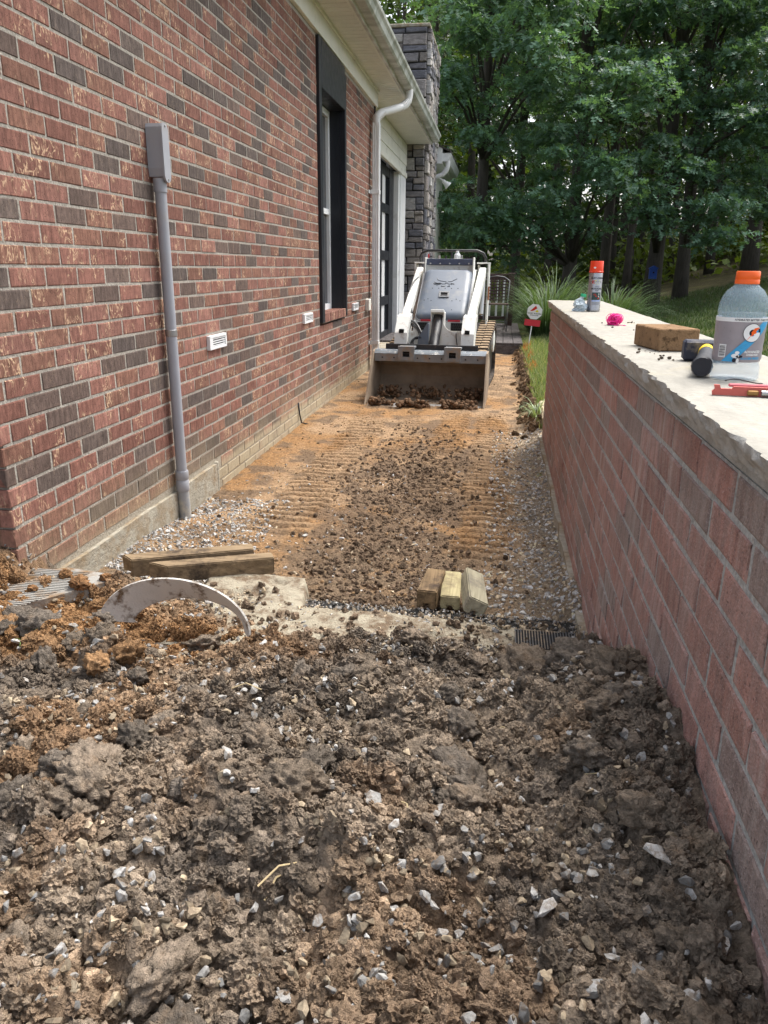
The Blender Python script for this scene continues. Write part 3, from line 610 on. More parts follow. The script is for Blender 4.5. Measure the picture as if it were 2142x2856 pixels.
def lay(parent, bricks, mat, cols, rotm, jit, nvar, name='brick'):
    """bricks: list of (centre, length, height); largest 300 in view become objects, the rest one part"""
    R = np.array(rotm); sc_ = []
    for i, (p, l, h) in enumerate(bricks):
        q = proj(p); sc_.append((-(l * h) / q[2] ** 2 if q and -0.03 < q[0] < 1.03 and -0.03 < q[1] < 1.03 else 0.0, i))
    order = [i for s, i in sorted(sc_) if s < 0][:300]; single = set(order); pool = {}
    Vs, Fs, Cs = [], [], []; off = 0
    for i, (p, l, h) in enumerate(bricks):
        vkey = (round(l, 3), round(h, 3), random.randrange(nvar)); ck = vkey[2] % len(cols)
        if vkey not in pool: V, F = brick_var(l, h, 0.045, jit, hash(vkey) % 99991); pool[vkey] = (V @ R.T, F, None)
        V, F, me = pool[vkey]; shift = R @ np.array((random.uniform(-0.0006, 0.0010), 0, 0))
        if i in single:
            if me is None:
                me = fast_mesh(name, V, F, mat, np.tile(cols[ck], (len(V), 1))); pool[vkey] = (V, F, me)
            o = bpy.data.objects.new(name, me); COL.objects.link(o); o.parent = parent; o.location = tuple(np.array(p) + shift - ORG[parent.name])
        else: Vs.append(V + np.array(p) + shift); Fs.append(F + off); off += len(V); Cs.append(np.tile(cols[ck], (len(V), 1)))
    if Vs:
        o = fast_obj('brick_courses', np.concatenate(Vs), np.concatenate(Fs), mat, parent, np.concatenate(Cs)); o['kind'] = 'stuff'
HC = []
_r = np.random.default_rng(5)
for k in range(36):
    t = _r.random()
    if t < 0.72: c = np.array(((0.218, 0.104, 0.080), (0.195, 0.092, 0.070), (0.238, 0.118, 0.092), (0.208, 0.106, 0.076))[k % 4]) * _r.uniform(0.85, 1.15); a = 1.0
    elif t < 0.91: c = np.array(((0.118, 0.091, 0.078), (0.100, 0.079, 0.070), (0.135, 0.096, 0.080))[k % 3]) * _r.uniform(0.85, 1.2); a = 0.12
    else: c = np.array((0.155, 0.086, 0.066)) * _r.uniform(0.9, 1.2); a = 0.7
    HC.append((*c, a))

# ================================================================== HOUSE
WX = -1.52; Y0, Y1 = 2.12, 9.37; ZT = 2.925
house = thing('house', (-1.52, 2.12, 0), 'red brick house with black window, white eaves and stone chimney', 'house')
WIN = (6.53, 7.62, 0.70, 2.90)
mb = MB(); mx = WX - 0.0020
for a, b in (((mx - 0.25, Y0 + 0.012, -0.3), (mx, WIN[0], ZT + 0.2)), ((mx - 0.25, WIN[1], -0.3), (mx, Y1, ZT + 0.2)), ((mx - 0.25, WIN[0], -0.3), (mx, WIN[1], WIN[2])), ((mx - 0.25, WIN[0], WIN[3]), (mx, WIN[1], ZT + 0.2)),
             ((-6.0, Y0 + 0.012, -0.3), (mx - 0.25, Y0 + 0.25, ZT + 0.2)), ((-6.0, 15.0, -0.3), (-1.9, 15.2, ZT + 0.2)), ((-6.2, Y0, -0.3), (-6.0, 15.2, ZT + 0.2))):
    mb.box((np.array(a) + np.array(b)) / 2, np.array(b) - np.array(a))
wall = mb.build('wall', MT['mortar'], house)
bl = []; ret = []
for k in range(-1, 43):
    zc = 0.042 + (k + 0.5) * CO
    if zc + 0.03 > ZT: continue
    ph = 2.277 + (0.0 if k % 2 == 0 else BL / 2)
    joints = [Y0] + [ph + BL * i for i in range(-2, 40) if Y0 + 0.03 < ph + BL * i < Y1 - 0.03] + [Y1]
    for a, b in zip(joints, joints[1:]):
        if b - a < 0.04: continue
        if zc < 0.16 and a < 3.86: continue
        lo = a + (0 if a == Y0 else JT / 2); hi = b - (0 if b == Y1 else JT / 2)
        if zc > WIN[2] and zc < WIN[3]:
            if lo < WIN[1] and hi > WIN[0]:
                if lo < WIN[0] - 0.03: bl.append(((WX, (lo + WIN[0]) / 2, zc), round(WIN[0] - lo, 2), CO - JT))
                if hi > WIN[1] + 0.03: bl.append(((WX, (hi + WIN[1]) / 2, zc), round(hi - WIN[1], 2), CO - JT))
                continue
        bl.append(((WX, (lo + hi) / 2, zc), round(hi - lo, 3), CO - JT))
    x0 = WX if k % 2 else WX - 0.001
    js = [WX - 0.0005] + [WX - 0.10 * (1 + k % 2) - BL * i for i in range(0, 9)]
    for a, b in zip(js, js[1:]):
        ret.append((((a + b) / 2, Y0, zc), round(abs(a - b) - JT * (0.5 if a > WX - 0.01 else 1), 3), CO - JT))
lay(wall, bl, MT['brick'], HC, np.eye(3), 0.0016, 36)
Vs, Fs, Cs = [], [], []; off = 0; Rm = rotz(-math.pi / 2)
for p, l, h in ret:
    V, F = brick_var(l, h, 0.045, 0.0016, random.randrange(9999)); Vs.append(V @ Rm.T + np.array(p)); Fs.append(F + off); off += len(V); Cs.append(np.tile(HC[random.randrange(36)], (len(V), 1)))
o = fast_obj('corner_courses', np.concatenate(Vs), np.concatenate(Fs), MT['brick'], wall, np.concatenate(Cs)); o['kind'] = 'stuff'
# foundation
mb = MB(); n = 60; ys_ = np.linspace(2.13, 3.90, n); top = 0.155 + 0.012 * (fbm(ys_ * 3, ys_ * 0, 91, 3) - 0.5)
P = [(2.13, -0.3), (3.90, -0.3)] + [(y, z) for y, z in zip(ys_[::-1], top[::-1])]
mb.prism(P, -1.62, -1.505, 0); mb.build('foundation', MT['concrete'], house)
span('foundation_step', (-1.53, 3.90, -0.3), (-1.503, 3.925, 0.165), MT['concrete'], house, 0.004)

# window
wd = MB(); B = MT['black']
wd.box((WX - 0.0, 6.575, 1.82), (0.05, 0.088, 2.16), None, 0.003); wd.box((WX - 0.0, 7.59, 1.79), (0.05, 0.058, 2.10), None, 0.003)
wd.box((WX + 0.002, 7.09, 2.725), (0.05, 0.94, 0.345), None, 0.003)
wd.box((WX - 0.10, 6.60, 1.68), (0.16, 0.035, 1.76)); wd.box((WX - 0.10, 7.565, 1.68), (0.16, 0.03, 1.76)); wd.box((WX - 0.10, 7.09, 2.565), (0.16, 0.94, 0.03))
win = wd.build('window', B, house)
mb = MB()
for a, b in (((6.62, 0.80), (6.67, 2.545)), ((7.50, 0.80), (7.55, 2.545)), ((6.67, 0.80), (7.50, 0.86)), ((6.67, 2.49), (7.50, 2.545)), ((6.67, 1.66), (7.50, 1.71))):
    mb.box((WX - 0.145, (a[0] + b[0]) / 2, (a[1] + b[1]) / 2), (0.05, b[0] - a[0], b[1] - a[1]), None, 0.002)
mb.build('sash', MT['white'], win)
for z0, z1 in ((0.86, 1.66), (1.71, 2.49)): span('pane', (WX - 0.16, 6.67, z0), (WX - 0.15, 7.50, z1), MT['glass'], win)
span('backing', (WX - 0.25, 6.55, 0.7), (WX - 0.24, 7.6, 2.9), MT['dark'], win)
SC2 = [c for c in HC if c[0] > 0.2]
for k in range(13):
    V, F = brick_var(0.062, 0.075, 0.13, 0.0012, 500 + k); o = fast_obj('sill_brick', V + np.array((WX + 0.022, 6.66 + k * 0.0715, 0.775)), F, MT['brick'], win, np.tile(SC2[k % len(SC2)], (len(V), 1)))
span('sill_bed', (WX - 0.13, 6.62, 0.73), (WX + 0.008, 7.56, 0.802), MT['mortar'], win)

# vents
for y0, y1, z0 in ((3.895, 4.15, 0.772), (5.925, 6.20, 0.772), (7.98, 8.27, 0.765)):
    v = MB(); W = y1 - y0; H = 0.074; zc = z0 + H / 2; yc = (y0 + y1) / 2
    v.box((WX + 0.006, yc, z0 + 0.007), (0.026, W, 0.014), None, 0.002); v.box((WX + 0.006, yc, z0 + H - 0.007), (0.026, W, 0.014), None, 0.002)
    v.box((WX + 0.006, y0 + 0.022, zc), (0.026, 0.044, H - 0.028)); v.box((WX + 0.006, y1 - 0.009, zc), (0.026, 0.018, H - 0.028))
    vent = v.build('vent', MT['white'], house)
    span('vent_back', (WX - 0.01, y0 + 0.04, z0 + 0.01), (WX + 0.002, y1 - 0.02, z0 + H - 0.01), MT['dark'], vent)
    for k in range(4): box('louvre', (WX + 0.012, yc + 0.012, z0 + 0.0195 + k * 0.0118), (0.008, W - 0.062, 0.0052), MT['white'], vent)
box('outlet_cover', (WX + 0.02, 8.86, 0.79), (0.05, 0.13, 0.125), MT['vinyl'], house, None, 0.006)

# conduit
cy = 3.375; cxx = WX + 0.036
cd = MB().tube([(cxx, cy, 1.50), (cxx, cy, 0.05)], 0.0250, 20).build('conduit', MT['pvc'], house, True, angle=40)
def slot(w, h, n=8):
    r = w / 2; return [(r * math.cos(a), h / 2 - r + r * math.sin(a)) for a in np.linspace(0, math.pi, n)] + [(-r * math.cos(a), -h / 2 + r - r * math.sin(a)) for a in np.linspace(0, math.pi, n)]
mb = MB(); zc = 1.655
mb.prism([(cy + a, zc + b) for a, b in [(-0.030, 0.098), (-0.022, 0.112), (0.022, 0.112), (0.030, 0.098), (0.030, -0.062), (0.024, -0.095), (-0.024, -0.095), (-0.030, -0.062)]], WX + 0.002, WX + 0.066, 0)
jb = mb.build('junction_box', MT['pvc'], cd)
mb = MB(); mb.prism([(cy + a * 1.10, zc + b) for a, b in slot(0.060, 0.235)], WX + 0.067, WX + 0.076, 0); mb.build('cover', MT['pvc'], cd)
for dz in (0.105, -0.105): MB().lathe([(0.004, 0), (0.004, 0.003), (0.002, 0.004)], (WX + 0.076, cy, zc + dz), 10, roty(math.pi / 2)).build('screw', MT['steel'], cd)
MB().lathe([(0.0285, 0), (0.0285, 0.055)], (cxx, cy, 1.50), 20).build('hub', MT['pvc'], cd, True, angle=40)
MB().lathe([(0.030, 0), (0.0315, 0.004), (0.0315, 0.05), (0.0285, 0.054), (0.0285, 0.057), (0.0315, 0.062), (0.0315, 0.095), (0.030, 0.10)], (cxx, cy, 0.155), 20).build('coupling', MT['pvc'], cd, True, angle=40)
mb = MB(); mb.lathe([(0.026, 0), (0.0272, 0.002), (0.0272, 0.028), (0.026, 0.03)], (cxx, cy, 0.89), 20); mb.box((WX + 0.006, cy + 0.06, 0.905), (0.006, 0.06, 0.03), None, 0.001); mb.build('strap', MT['steel'], cd)
MB().tube([(cxx, cy, 0.155), (cxx + 0.005, cy, -0.05)], 0.028, 18).build('lower_pipe', plain('dusty_pvc', (0.30, 0.31, 0.32), 0.7, 0.3, var=0.2, dirt=(0.47, 0.44, 0.37), dsc=14, dlo=0.45, dhi=0.6), cd, True, angle=40)
mb = MB(); mb.tube([(WX + 0.004, 5.72, 0.19), (WX + 0.012, 5.72, 0.10), (WX + 0.02, 5.74, 0.03), (WX + 0.05, 5.80, 0.01)], 0.006, 6); mb.build('cable_stub', MT['lblack'], house, True)

# eaves: frieze, soffit panels, fascia, gutter
SZ = 3.09; EY = 13.38
span('frieze', (WX - 0.02, 0.5 + Y0, ZT - 0.012), (WX + 0.028, Y1 + 0.10, SZ), MT['vinyl'], house, 0.003)
span('frieze_moulding', (WX + 0.028, Y0, SZ - 0.03), (WX + 0.042, Y1 + 0.1, SZ), MT['vinyl'], house, 0.003)
g = G('soffit_vinyl', 0.5, 0.3); y_ = g.sep()[1]
c_ = g.scale((0.76, 0.75, 0.68), g.mr(g.noise(5, 4), 0.2, 0.8, 0.9, 1.08)); per = g.math('MULTIPLY', g.mr(g.vor(190), 0.30, 0.22), 0.45)
MT['soffit'] = g.fin(g.mix(per, c_, (0.25, 0.24, 0.2)), g.bump(g.noise(60), 0.05, 0.004))
sof = span('soffit', (-1.60, Y0 - 0.3, SZ + 0.012), (-1.240, EY, SZ + 0.02), MT['dark'], house)
pan = None
yy = Y0 - 0.3; sofw = (-1.56, -1.245)
def soffit_panel(x0, x1, W):
    mb = MB()
    for q in range(3):
        a = q * W / 3; b = a + W / 3
        mb.prism([(a + 0.003, SZ), (a + 0.010, SZ + 0.0), (b - 0.012, SZ), (b - 0.006, SZ + 0.009), (b, SZ + 0.009), (b, SZ + 0.011), (a, SZ + 0.011), (a, SZ + 0.004)], x0, x1, 0)
    return mb
k = 0
while yy < EY - 0.05:
    x0 = -1.49 if yy < Y1 - 0.1 else -1.66
    if k and abs(x0 - lastx) < 1e-6:
        o = bpy.data.objects.new('soffit_panel', pan.data); COL.objects.link(o); o.parent = sof; o.location = pan.location + Vector((0, yy - py0, 0))
    else:
        mb = soffit_panel(x0, -1.245, 0.305); mb.v = [v + np.array((0, yy, 0)) for v in mb.v]; pan = mb.build('soffit_panel', MT['soffit'], sof); py0 = yy
    lastx = x0; k += 1; yy += 0.305
span('soffit_channel', (-1.262, Y0 - 0.3, SZ - 0.008), (-1.235, EY, SZ + 0.012), MT['vinyl'], house, 0.002)
g = G('stained_aluminium', 0.4, 0.4); st = g.mr(g.noise(1.0, 4, 0.6, g.map((3, 3.5, 1))), 0.42, 0.62)
MT['stained'] = g.fin(g.mix(g.math('MULTIPLY', st, 0.75), (0.62, 0.62, 0.58), (0.30, 0.26, 0.20)))
span('fascia', (-1.240, Y0 - 0.3, SZ - 0.012), (-1.2135, EY, SZ + 0.118), MT['stained'], house, 0.003)
gp = [(-1.213, SZ + 0.02), (-1.135, SZ + 0.02), (-1.118, SZ + 0.035), (-1.105, SZ + 0.075), (-1.088, SZ + 0.095), (-1.083, SZ + 0.118), (-1.092, SZ + 0.122), (-1.094, SZ + 0.112), (-1.098, SZ + 0.10), (-1.114, SZ + 0.08), (-1.126, SZ + 0.04), (-1.138, SZ + 0.027), (-1.209, SZ + 0.027), (-1.209, SZ + 0.12), (-1.213, SZ + 0.12)]
g = G('gutter_algae', 0.4, 0.4); st = g.mr(g.noise(1.0, 4, 0.6, g.map((3, 6, 3))), 0.40, 0.62)
MT['gutter'] = g.fin(g.mix(g.math('MULTIPLY', st, 0.7), (0.60, 0.62, 0.58), (0.20, 0.22, 0.17)))
gut = MB().prism(gp, Y0 - 0.3, EY, 1).build('gutter', MT['gutter'], house)
MB().prism([gp[0], gp[1], gp[2], gp[3], gp[4], gp[5], gp[14]], EY, EY + 0.004, 1).build('end_cap', MT['white'], gut)
g = G('shingle', 0.95, 0.1); c_ = g.mix(g.noise(25, 3), (0.05, 0.045, 0.042), (0.12, 0.11, 0.10)); MT['shingle'] = g.fin(c_, g.bump(g.wave(9, dist=0.6), 0.6, 0.02))
MB().prism([(-1.15, SZ + 0.13), (-1.15, SZ + 0.155), (-5.0, SZ + 1.65), (-7.2, SZ + 0.9), (-7.2, SZ + 0.86), (-5.0, SZ + 1.6)], Y0 - 0.3, EY - 0.02, 1).build('roof', MT['shingle'], house)

# downspout
dsx, dsy = -1.452, 9.10
ds = MB(); a = np.linspace(0, math.pi / 2, 6)
path = [(-1.155, 9.60, 3.12), (-1.155, 9.60, 3.06), (-1.165, 9.59, 3.00), (-1.19, 9.56, 2.955), (-1.23, 9.50, 2.925), (-1.33, 9.33, 2.865), (-1.40, 9.21, 2.825), (-1.435, 9.14, 2.79), (dsx, dsy, 2.745), (dsx, dsy, 2.68)]
ds.tube(path, 0.042, 12)
sp_ = ds.build('downspout', MT['white'], house, True, angle=35)
mb = MB()
for q in range(7):
    t = q / 6; mb.tube([np.array(path[2]) * (1 - t) + np.array(path[4]) * t + np.array((0.0, 0, -0.003)), np.array(path[2]) * (1 - t) + np.array(path[4]) * t + np.array((-0.006, -0.01, -0.007))], 0.0445, 12)
    t2 = q / 6; p = np.array(path[6]) * (1 - t2) + np.array(path[8]) * t2; mb.tube([p, p + np.array((-0.003, -0.006, -0.006))], 0.0445, 12)
mb.build('elbow_crimps', MT['white'], sp_)
mb = MB(); rib = []
for s_ in range(4): rib += [(-0.040 + s_ * 0.02, 0.0), (-0.036 + s_ * 0.02, 0.005), (-0.026 + s_ * 0.02, 0.005), (-0.022 + s_ * 0.02, 0.0)]
prof = [(dsx + 0.034 - 0.07, dsy + 0.036), (dsx + 0.034 - 0.07, dsy - 0.036)]
fr = [(dsx - 0.038 + 0.076 * (i / 15), dsy - 0.036 - rib[i][1]) for i in range(16)]
sd_ = [(dsx + 0.038 + rib[i][1], dsy - 0.034 + 0.068 * i / 15) for i in range(16)]
mb.prism([(dsx - 0.038, dsy + 0.036)] + fr + sd_ + [(dsx + 0.038, dsy + 0.036)], -0.05, 2.70, 2); mb.build('leader_pipe', MT['white'], sp_)
for z in (2.0, 0.35): MB().box((dsx - 0.005, dsy - 0.005, z), (0.10, 0.094, 0.045), None, 0.003).box((WX + 0.005, dsy - 0.07, z), (0.012, 0.10, 0.035)).build('strap', MT['white'], sp_)
span('corner_trim', (WX - 0.1, Y1 - 0.01, -0.05), (WX + 0.012, Y1 + 0.05, SZ), MT['black'], house)

# recessed bay with the black panelled door
RX = -1.64
span('bay_header', (RX - 0.05, Y1, 2.62), (RX, 13.4, SZ), MT['vinyl'], house)
for z in (2.76, 2.92): span('lap_board', (RX - 0.01, Y1 + 0.06, z), (RX + 0.012, 13.38, z + 0.155), MT['vinyl'], house, 0.003)
span('bay_moulding', (RX - 0.01, Y1 + 0.06, 2.56), (RX + 0.04, 13.20, 2.64), MT['vinyl'], house, 0.008)
span('door_jamb', (RX - 0.14, 12.46, 0.05), (RX, 12.60, 2.58), MT['white'], house, 0.004)
span('door_casing', (RX - 0.05, 12.60, 0.05), (RX + 0.02, 13.20, 2.60), MT['white'], house, 0.006)
DX = -1.74
mb = MB(); rails = [(0.08, 0.28), (0.66, 0.79), (1.30, 1.43), (1.95, 2.07), (2.45, 2.58)]
stiles = [(9.42, 9.60), (10.36, 10.46), (11.20, 11.30), (12.02, 12.46)]
for a, b in stiles: mb.box((DX, (a + b) / 2, 1.33), (0.05, b - a, 2.5), None, 0.003)
for a, b in rails:
    for s0, s1 in zip(stiles, stiles[1:]): mb.box((DX - 0.003, (s0[1] + s1[0]) / 2, (a + b) / 2), (0.046, s1[0] - s0[1], b - a), None, 0.003)
door = mb.build('door', MT['black'], house)
for s0, s1 in zip(stiles, stiles[1:]):
    for r0, r1 in zip(rails, rails[1:]):
        span('pane', (DX - 0.012, s0[1], r0[1]), (DX - 0.006, s1[0], r1[0]), MT['glass'], door)
        ym = s0[1] + 0.20 * (s1[0] - s0[1])
        span('white_pane_strip', (DX - 0.005, ym, r0[1]), (DX - 0.001, ym + 0.42 * (s1[0] - s0[1]), r1[0]), MT['white'], door)  # plain white strip over part of each pane
span('door_back', (DX - 0.12, 9.4, 0.0), (DX - 0.10, 12.5, 2.7), MT['dark'], house)
span('door_apron', (-1.80, 9.42, -0.05), (-1.215, 13.35, 0.17), MT['concrete'], house, 0.006)

# stone chimney
ch = span('chimney', (-1.93, 13.44, -0.2), (-1.345, 15.2, 4.74), MT['dark'], house)
def ashlar(w, h, seed):
    r_ = random.Random(seed); out = []; z = 0
    while z < h - 0.05:
        H = min(r_.choice((0.10, 0.14, 0.2, 0.26)), h - z); x = 0
        while x < w - 0.02:
            L = min(r_.uniform(0.13, 0.34), w - x); L = w - x if w - x - L < 0.10 else L
            if H > 0.18 and r_.random() < 0.55:
                k = r_.uniform(0.35, 0.65) * H
                if r_.random() < 0.5 and L > 0.26: m_ = L * r_.uniform(0.4, 0.6); out += [(x, z, m_, k), (x + m_, z, L - m_, k), (x, z + k, L, H - k)]
                else: out += [(x, z, L, k), (x, z + k, L, H - k)]
            else: out.append((x, z, L, H))
            x += L
        z += H
    return out
ACOL = [np.array(c) for c in ((0.135, 0.128, 0.135), (0.17, 0.155, 0.148), (0.185, 0.165, 0.150), (0.105, 0.105, 0.118), (0.235, 0.22, 0.205), (0.15, 0.14, 0.143), (0.27, 0.26, 0.255))]
def stones(pieces, place, light):
    for i, (a, b, w, h) in enumerate(pieces):
        mb = MB(); j = lambda: random.uniform(-0.006, 0.006); d = random.uniform(0.035, 0.075); g_ = 0.006
        P = [(a + g_ + j(), b + g_ + j()), (a + w - g_ + j(), b + g_ + j()), (a + w - g_ + j(), b + h - g_ + j()), (a + g_ + j(), b + h - g_ + j())]
        ins = 0.014; cxy = (a + w / 2, b + h / 2)
        Q = [(p[0] + (ins if p[0] < cxy[0] else -ins), p[1] + (ins if p[1] < cxy[1] else -ins)) for p in P]
        V = [place(p[0], p[1], -0.02) for p in P] + [place(p[0], p[1], d - 0.018 + j()) for p in P] + [place(q[0], q[1], d + j()) for q in Q]
        F = [(0, 1, 5, 4), (1, 2, 6, 5), (2, 3, 7, 6), (3, 0, 4, 7), (4, 5, 9, 8), (5, 6, 10, 9), (6, 7, 11, 10), (7, 4, 8, 11), (8, 9, 10, 11)]
        mb.convex(V, F, ACOL[random.randrange(7)] * random.uniform(0.8, 1.3) * 1.35 * light); mb.build('stone', MT['ashlar'], ch, False, True)
stones(ashlar(0.585, 4.94, 3), lambda a, b, d: (-1.93 + a, 13.44 - d, -0.2 + b), 1.0)
stones([p for p in ashlar(1.76, 4.94, 4)], lambda a, b, d: (-1.345 + d, 13.44 + a, -0.2 + b), 1.25)  # side stones coloured lighter than the front, as the sunlit face
span('chimney_cap', (-1.96, 13.38, 4.74), (-1.30, 15.25, 4.79), MT['concrete'], ch, 0.01)
# rear eave beyond the chimney
re = MB().prism([(-1.95, 3.02), (-1.20, 3.02), (-1.20, 3.28), (-1.95, 3.52)], 15.22, 18.0, 1).build('rear_eave', MT['white'], house)
MB().prism([(-1.20, 3.06), (-1.09, 3.06), (-1.045, 3.18), (-1.05, 3.20), (-1.20, 3.20)], 15.24, 18.0, 1).build('gutter', MT['white'], re)
MB().prism([(-1.05, 3.21), (-1.05, 3.24), (-2.2, 3.75), (-2.2, 3.70)], 15.2, 18.0, 1).build('roof', MT['shingle'], re)
mb = MB(); mb.tube([(-1.10, 15.3, 3.07), (-1.10, 15.3, 2.98), (-1.13, 15.3, 2.90), (-1.20, 15.3, 2.84), (-1.34, 15.3, 2.79)], 0.042, 12)
for q in range(7):
    t = q / 6; p = np.array((-1.103, 15.3, 2.97)) * (1 - t) + np.array((-1.19, 15.3, 2.845)) * t; mb.tube([p, p + np.array((-0.008, 0, -0.010))], 0.0455, 12)
mb.build('downspout', MT['white'], re, True, angle=35)
mb = MB(); mb.lathe([(0.035, 0), (0.04, 0.06), (0.075, 0.14), (0.078, 0.15)], (-1.22, 15.7, 2.78), 16, rotx(0.3) @ roty(2.3)); mb.tube([(-1.34, 15.7, 2.86), (-1.22, 15.7, 2.78)], 0.02, 8)
mb.build('flood_lamp', MT['white'], house, True, angle=40)
span('rear_wall', (-2.0, 15.2, -0.2), (-1.40, 18.0, 3.02), MT['vinyl'], house)

# ================================================================== RETAINING WALL with stone cap
FX = 0.336; WY0, WY1 = -0.62, 5.36
rw = thing('retaining_wall', (0.49, 2.4, 0), 'low plum red brick wall with rough edged stone cap', 'wall')
core = span('wall_core', (FX + 0.0030, WY0 + 0.005, -0.3), (0.632, WY1 - 0.005, 0.936), MT['wmortar'], rw)
WC = []
for k in range(24):
    c = np.array(((0.33, 0.150, 0.118), (0.295, 0.136, 0.106), (0.35, 0.17, 0.138), (0.275, 0.132, 0.105), (0.32, 0.165, 0.14))[k % 5]) * _r.uniform(0.85, 1.15)
    if k % 7 == 3: c = np.array((0.22, 0.155, 0.135))
    WC.append((*c, 1.0))
bl = []
for k in range(15):
    zc = 0.869 + 0.0339 - k * 0.0678
    if zc < 0.02: continue
    ph = 0.06 + (BL / 2 if k % 2 else 0.0)
    js = [WY0] + [ph + BL * i for i in range(-5, 30) if WY0 + 0.04 < ph + BL * i < WY1 - 0.04] + [WY1]
    for a, b in zip(js, js[1:]):
        lo = a + (0 if a == WY0 else JT / 2); hi = b - (0 if b == WY1 else JT / 2); bl.append(((FX, (lo + hi) / 2, zc), round(hi - lo - 0.0015, 3), 0.0678 - JT - 0.0015))
lay(core, bl, MT['wbrick'], WC, rotz(math.pi), 0.0024, 24)
Vs, Fs, Cs = [], [], []; off = 0
for k in range(14):
    zc = 0.869 + 0.0339 - k * 0.0678
    for (a, b, R_, P_) in ((FX, 0.636, rotz(math.pi / 2), lambda u: (u, WY1, zc)),):
        js = [a, a + 0.1 * (1 + k % 2), b]
        for u0, u1 in zip(js, js[1:]): V, F = brick_var(u1 - u0 - JT, 0.058, 0.045, 0.0014, random.randrange(9999)); Vs.append(V @ R_.T + np.array(P_((u0 + u1) / 2))); Fs.append(F + off); off += len(V); Cs.append(np.tile(WC[random.randrange(24)], (len(V), 1)))
    for i in range(29):
        V, F = brick_var(BL - JT, 0.058, 0.045, 0.0014, i); Vs.append(V + np.array((0.636, WY0 + 0.1 * (k % 2) + 0.1 + BL * i, zc))); Fs.append(F + off); off += len(V); Cs.append(np.tile(WC[random.randrange(24)], (len(V), 1)))
o = fast_obj('back_courses', np.concatenate(Vs), np.concatenate(Fs), MT['wbrick'], core, np.concatenate(Cs)); o['kind'] = 'stuff'
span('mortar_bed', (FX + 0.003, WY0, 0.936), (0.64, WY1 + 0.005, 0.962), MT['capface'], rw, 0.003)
mb = MB(); ys_ = np.linspace(2.3, 5.6, 60); P = [(FX - 0.012 - 0.02 * float(v), y) for y, v in zip(ys_, fbm(ys_ * 5, ys_ * 0, 120, 3))]
mb.prism(P + [(FX + 0.02, 5.6), (FX + 0.02, 2.3)], -0.2, 0.075, 2); mb.build('footing', MT['concrete'], rw)
def capstone(y0, y1, seed):
    ny = max(20, int((y1 - y0) / 0.011)); ys_ = np.linspace(y0, y1, ny); zs = np.linspace(0.9575, 0.997, 8)
    Yg, Zg = np.meshgrid(ys_, zs); t = (Zg - zs[0]) / (zs[-1] - zs[0])
    chip_ = np.abs(fbm(Yg * 16, Zg * 30, seed, 4, 0.6) - 0.5) * 2
    Xg = 0.312 + 0.016 * (1 - t) ** 1.3 * (0.2 + 1.5 * fbm(Yg * 9, Zg * 0, seed + 3, 3)) + 0.017 * (chip_ - 0.4) + 0.012 * (fbm(Yg * 30, Zg * 70, seed + 5, 3, 0.6) - 0.5)
    Zg = Zg - 0.010 * (fbm(Yg * 14, Zg * 0, seed + 7, 3) - 0.4) * (1 - t)
    V = np.stack((Xg, Yg, Zg), -1).reshape(-1, 3); F = [tuple(f) for f in grid_faces(ny, 8)]
    xt = np.concatenate(([0.0], np.linspace(0.014, 0.335, 14))); Xt, Yt = np.meshgrid(xt, ys_); Xt = np.where(Xt == 0, Xg[-1][:, None], 0.322 + Xt)
    Zt = 0.999 + 0.0028 * (fbm(Xt * 9, Yt * 7, seed + 9, 4) - 0.5); Zt[:, 0] = 0.997
    V2 = np.stack((Xt, Yt, Zt), -1).reshape(-1, 3); n0 = len(V); F += [tuple(int(i) + n0 for i in f) for f in grid_faces(15, ny)]
    V = np.concatenate((V, V2)); mb = MB(); mb.add(V, F)
    mb.box((0.499, (y0 + y1) / 2, 0.979), (0.312, (y1 - y0) - 0.002, 0.033)); mb.box((0.6555, (y0 + y1) / 2, 0.980), (0.006, y1 - y0 - 0.002, 0.034))
    n0 = mb.n; V3 = []
    for yv in (y0, y1): V3 += [(0.326, yv, 0.963), (0.658, yv, 0.963), (0.658, yv, 0.998), (0.326, yv, 0.998)]
    mb.add(V3, [(0, 1, 2, 3), (4, 5, 6, 7)])
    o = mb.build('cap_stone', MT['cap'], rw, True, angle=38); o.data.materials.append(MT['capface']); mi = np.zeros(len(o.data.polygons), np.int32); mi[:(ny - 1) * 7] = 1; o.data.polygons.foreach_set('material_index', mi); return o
capstone(3.203, 5.385, 130); capstone(0.62, 3.198, 140); capstone(WY0 - 0.02, 0.615, 150)

# ================================================================== COMPACT TRACK LOADER (local: x right, y away from the bucket lip)
ld = thing('track_loader', (0, 0, 0), 'white compact walk-behind track loader with grey hood and muddy front bucket', 'loader')
BW = 0.515
prof = [(0.0, 0.004), (0.22, 0.010), (0.42, 0.022), (0.53, 0.055), (0.60, 0.12), (0.625, 0.20), (0.61, 0.29), (0.56, 0.37), (0.50, 0.42), (0.40, 0.435), (0.335, 0.43)]
outer = [(y + (0.012 if y > 0.45 else 0.0), z - (0.012 if z < 0.1 else (-0.012 if z > 0.4 else 0))) for y, z in prof]
bucket = MB().prism(prof + outer[::-1], -BW, BW, 0).build('bucket', MT['lmud'], ld)
MB().box((0, 0.335, 0.395), (2 * BW, 0.016, 0.075), None, 0.004).build('rim_plate', MT['lsteel'], bucket)
MB().prism([(0.325, 0.432), (0.36, 0.462), (0.46, 0.462), (0.46, 0.437)], -BW, BW, 0).build('rim_tube', plain('scuffed_blue_steel', (0.20, 0.225, 0.25), 0.45, 0.5, 0.4, var=0.2, dirt=(0.50, 0.50, 0.47), dsc=24, dlo=0.55, dhi=0.66), bucket)
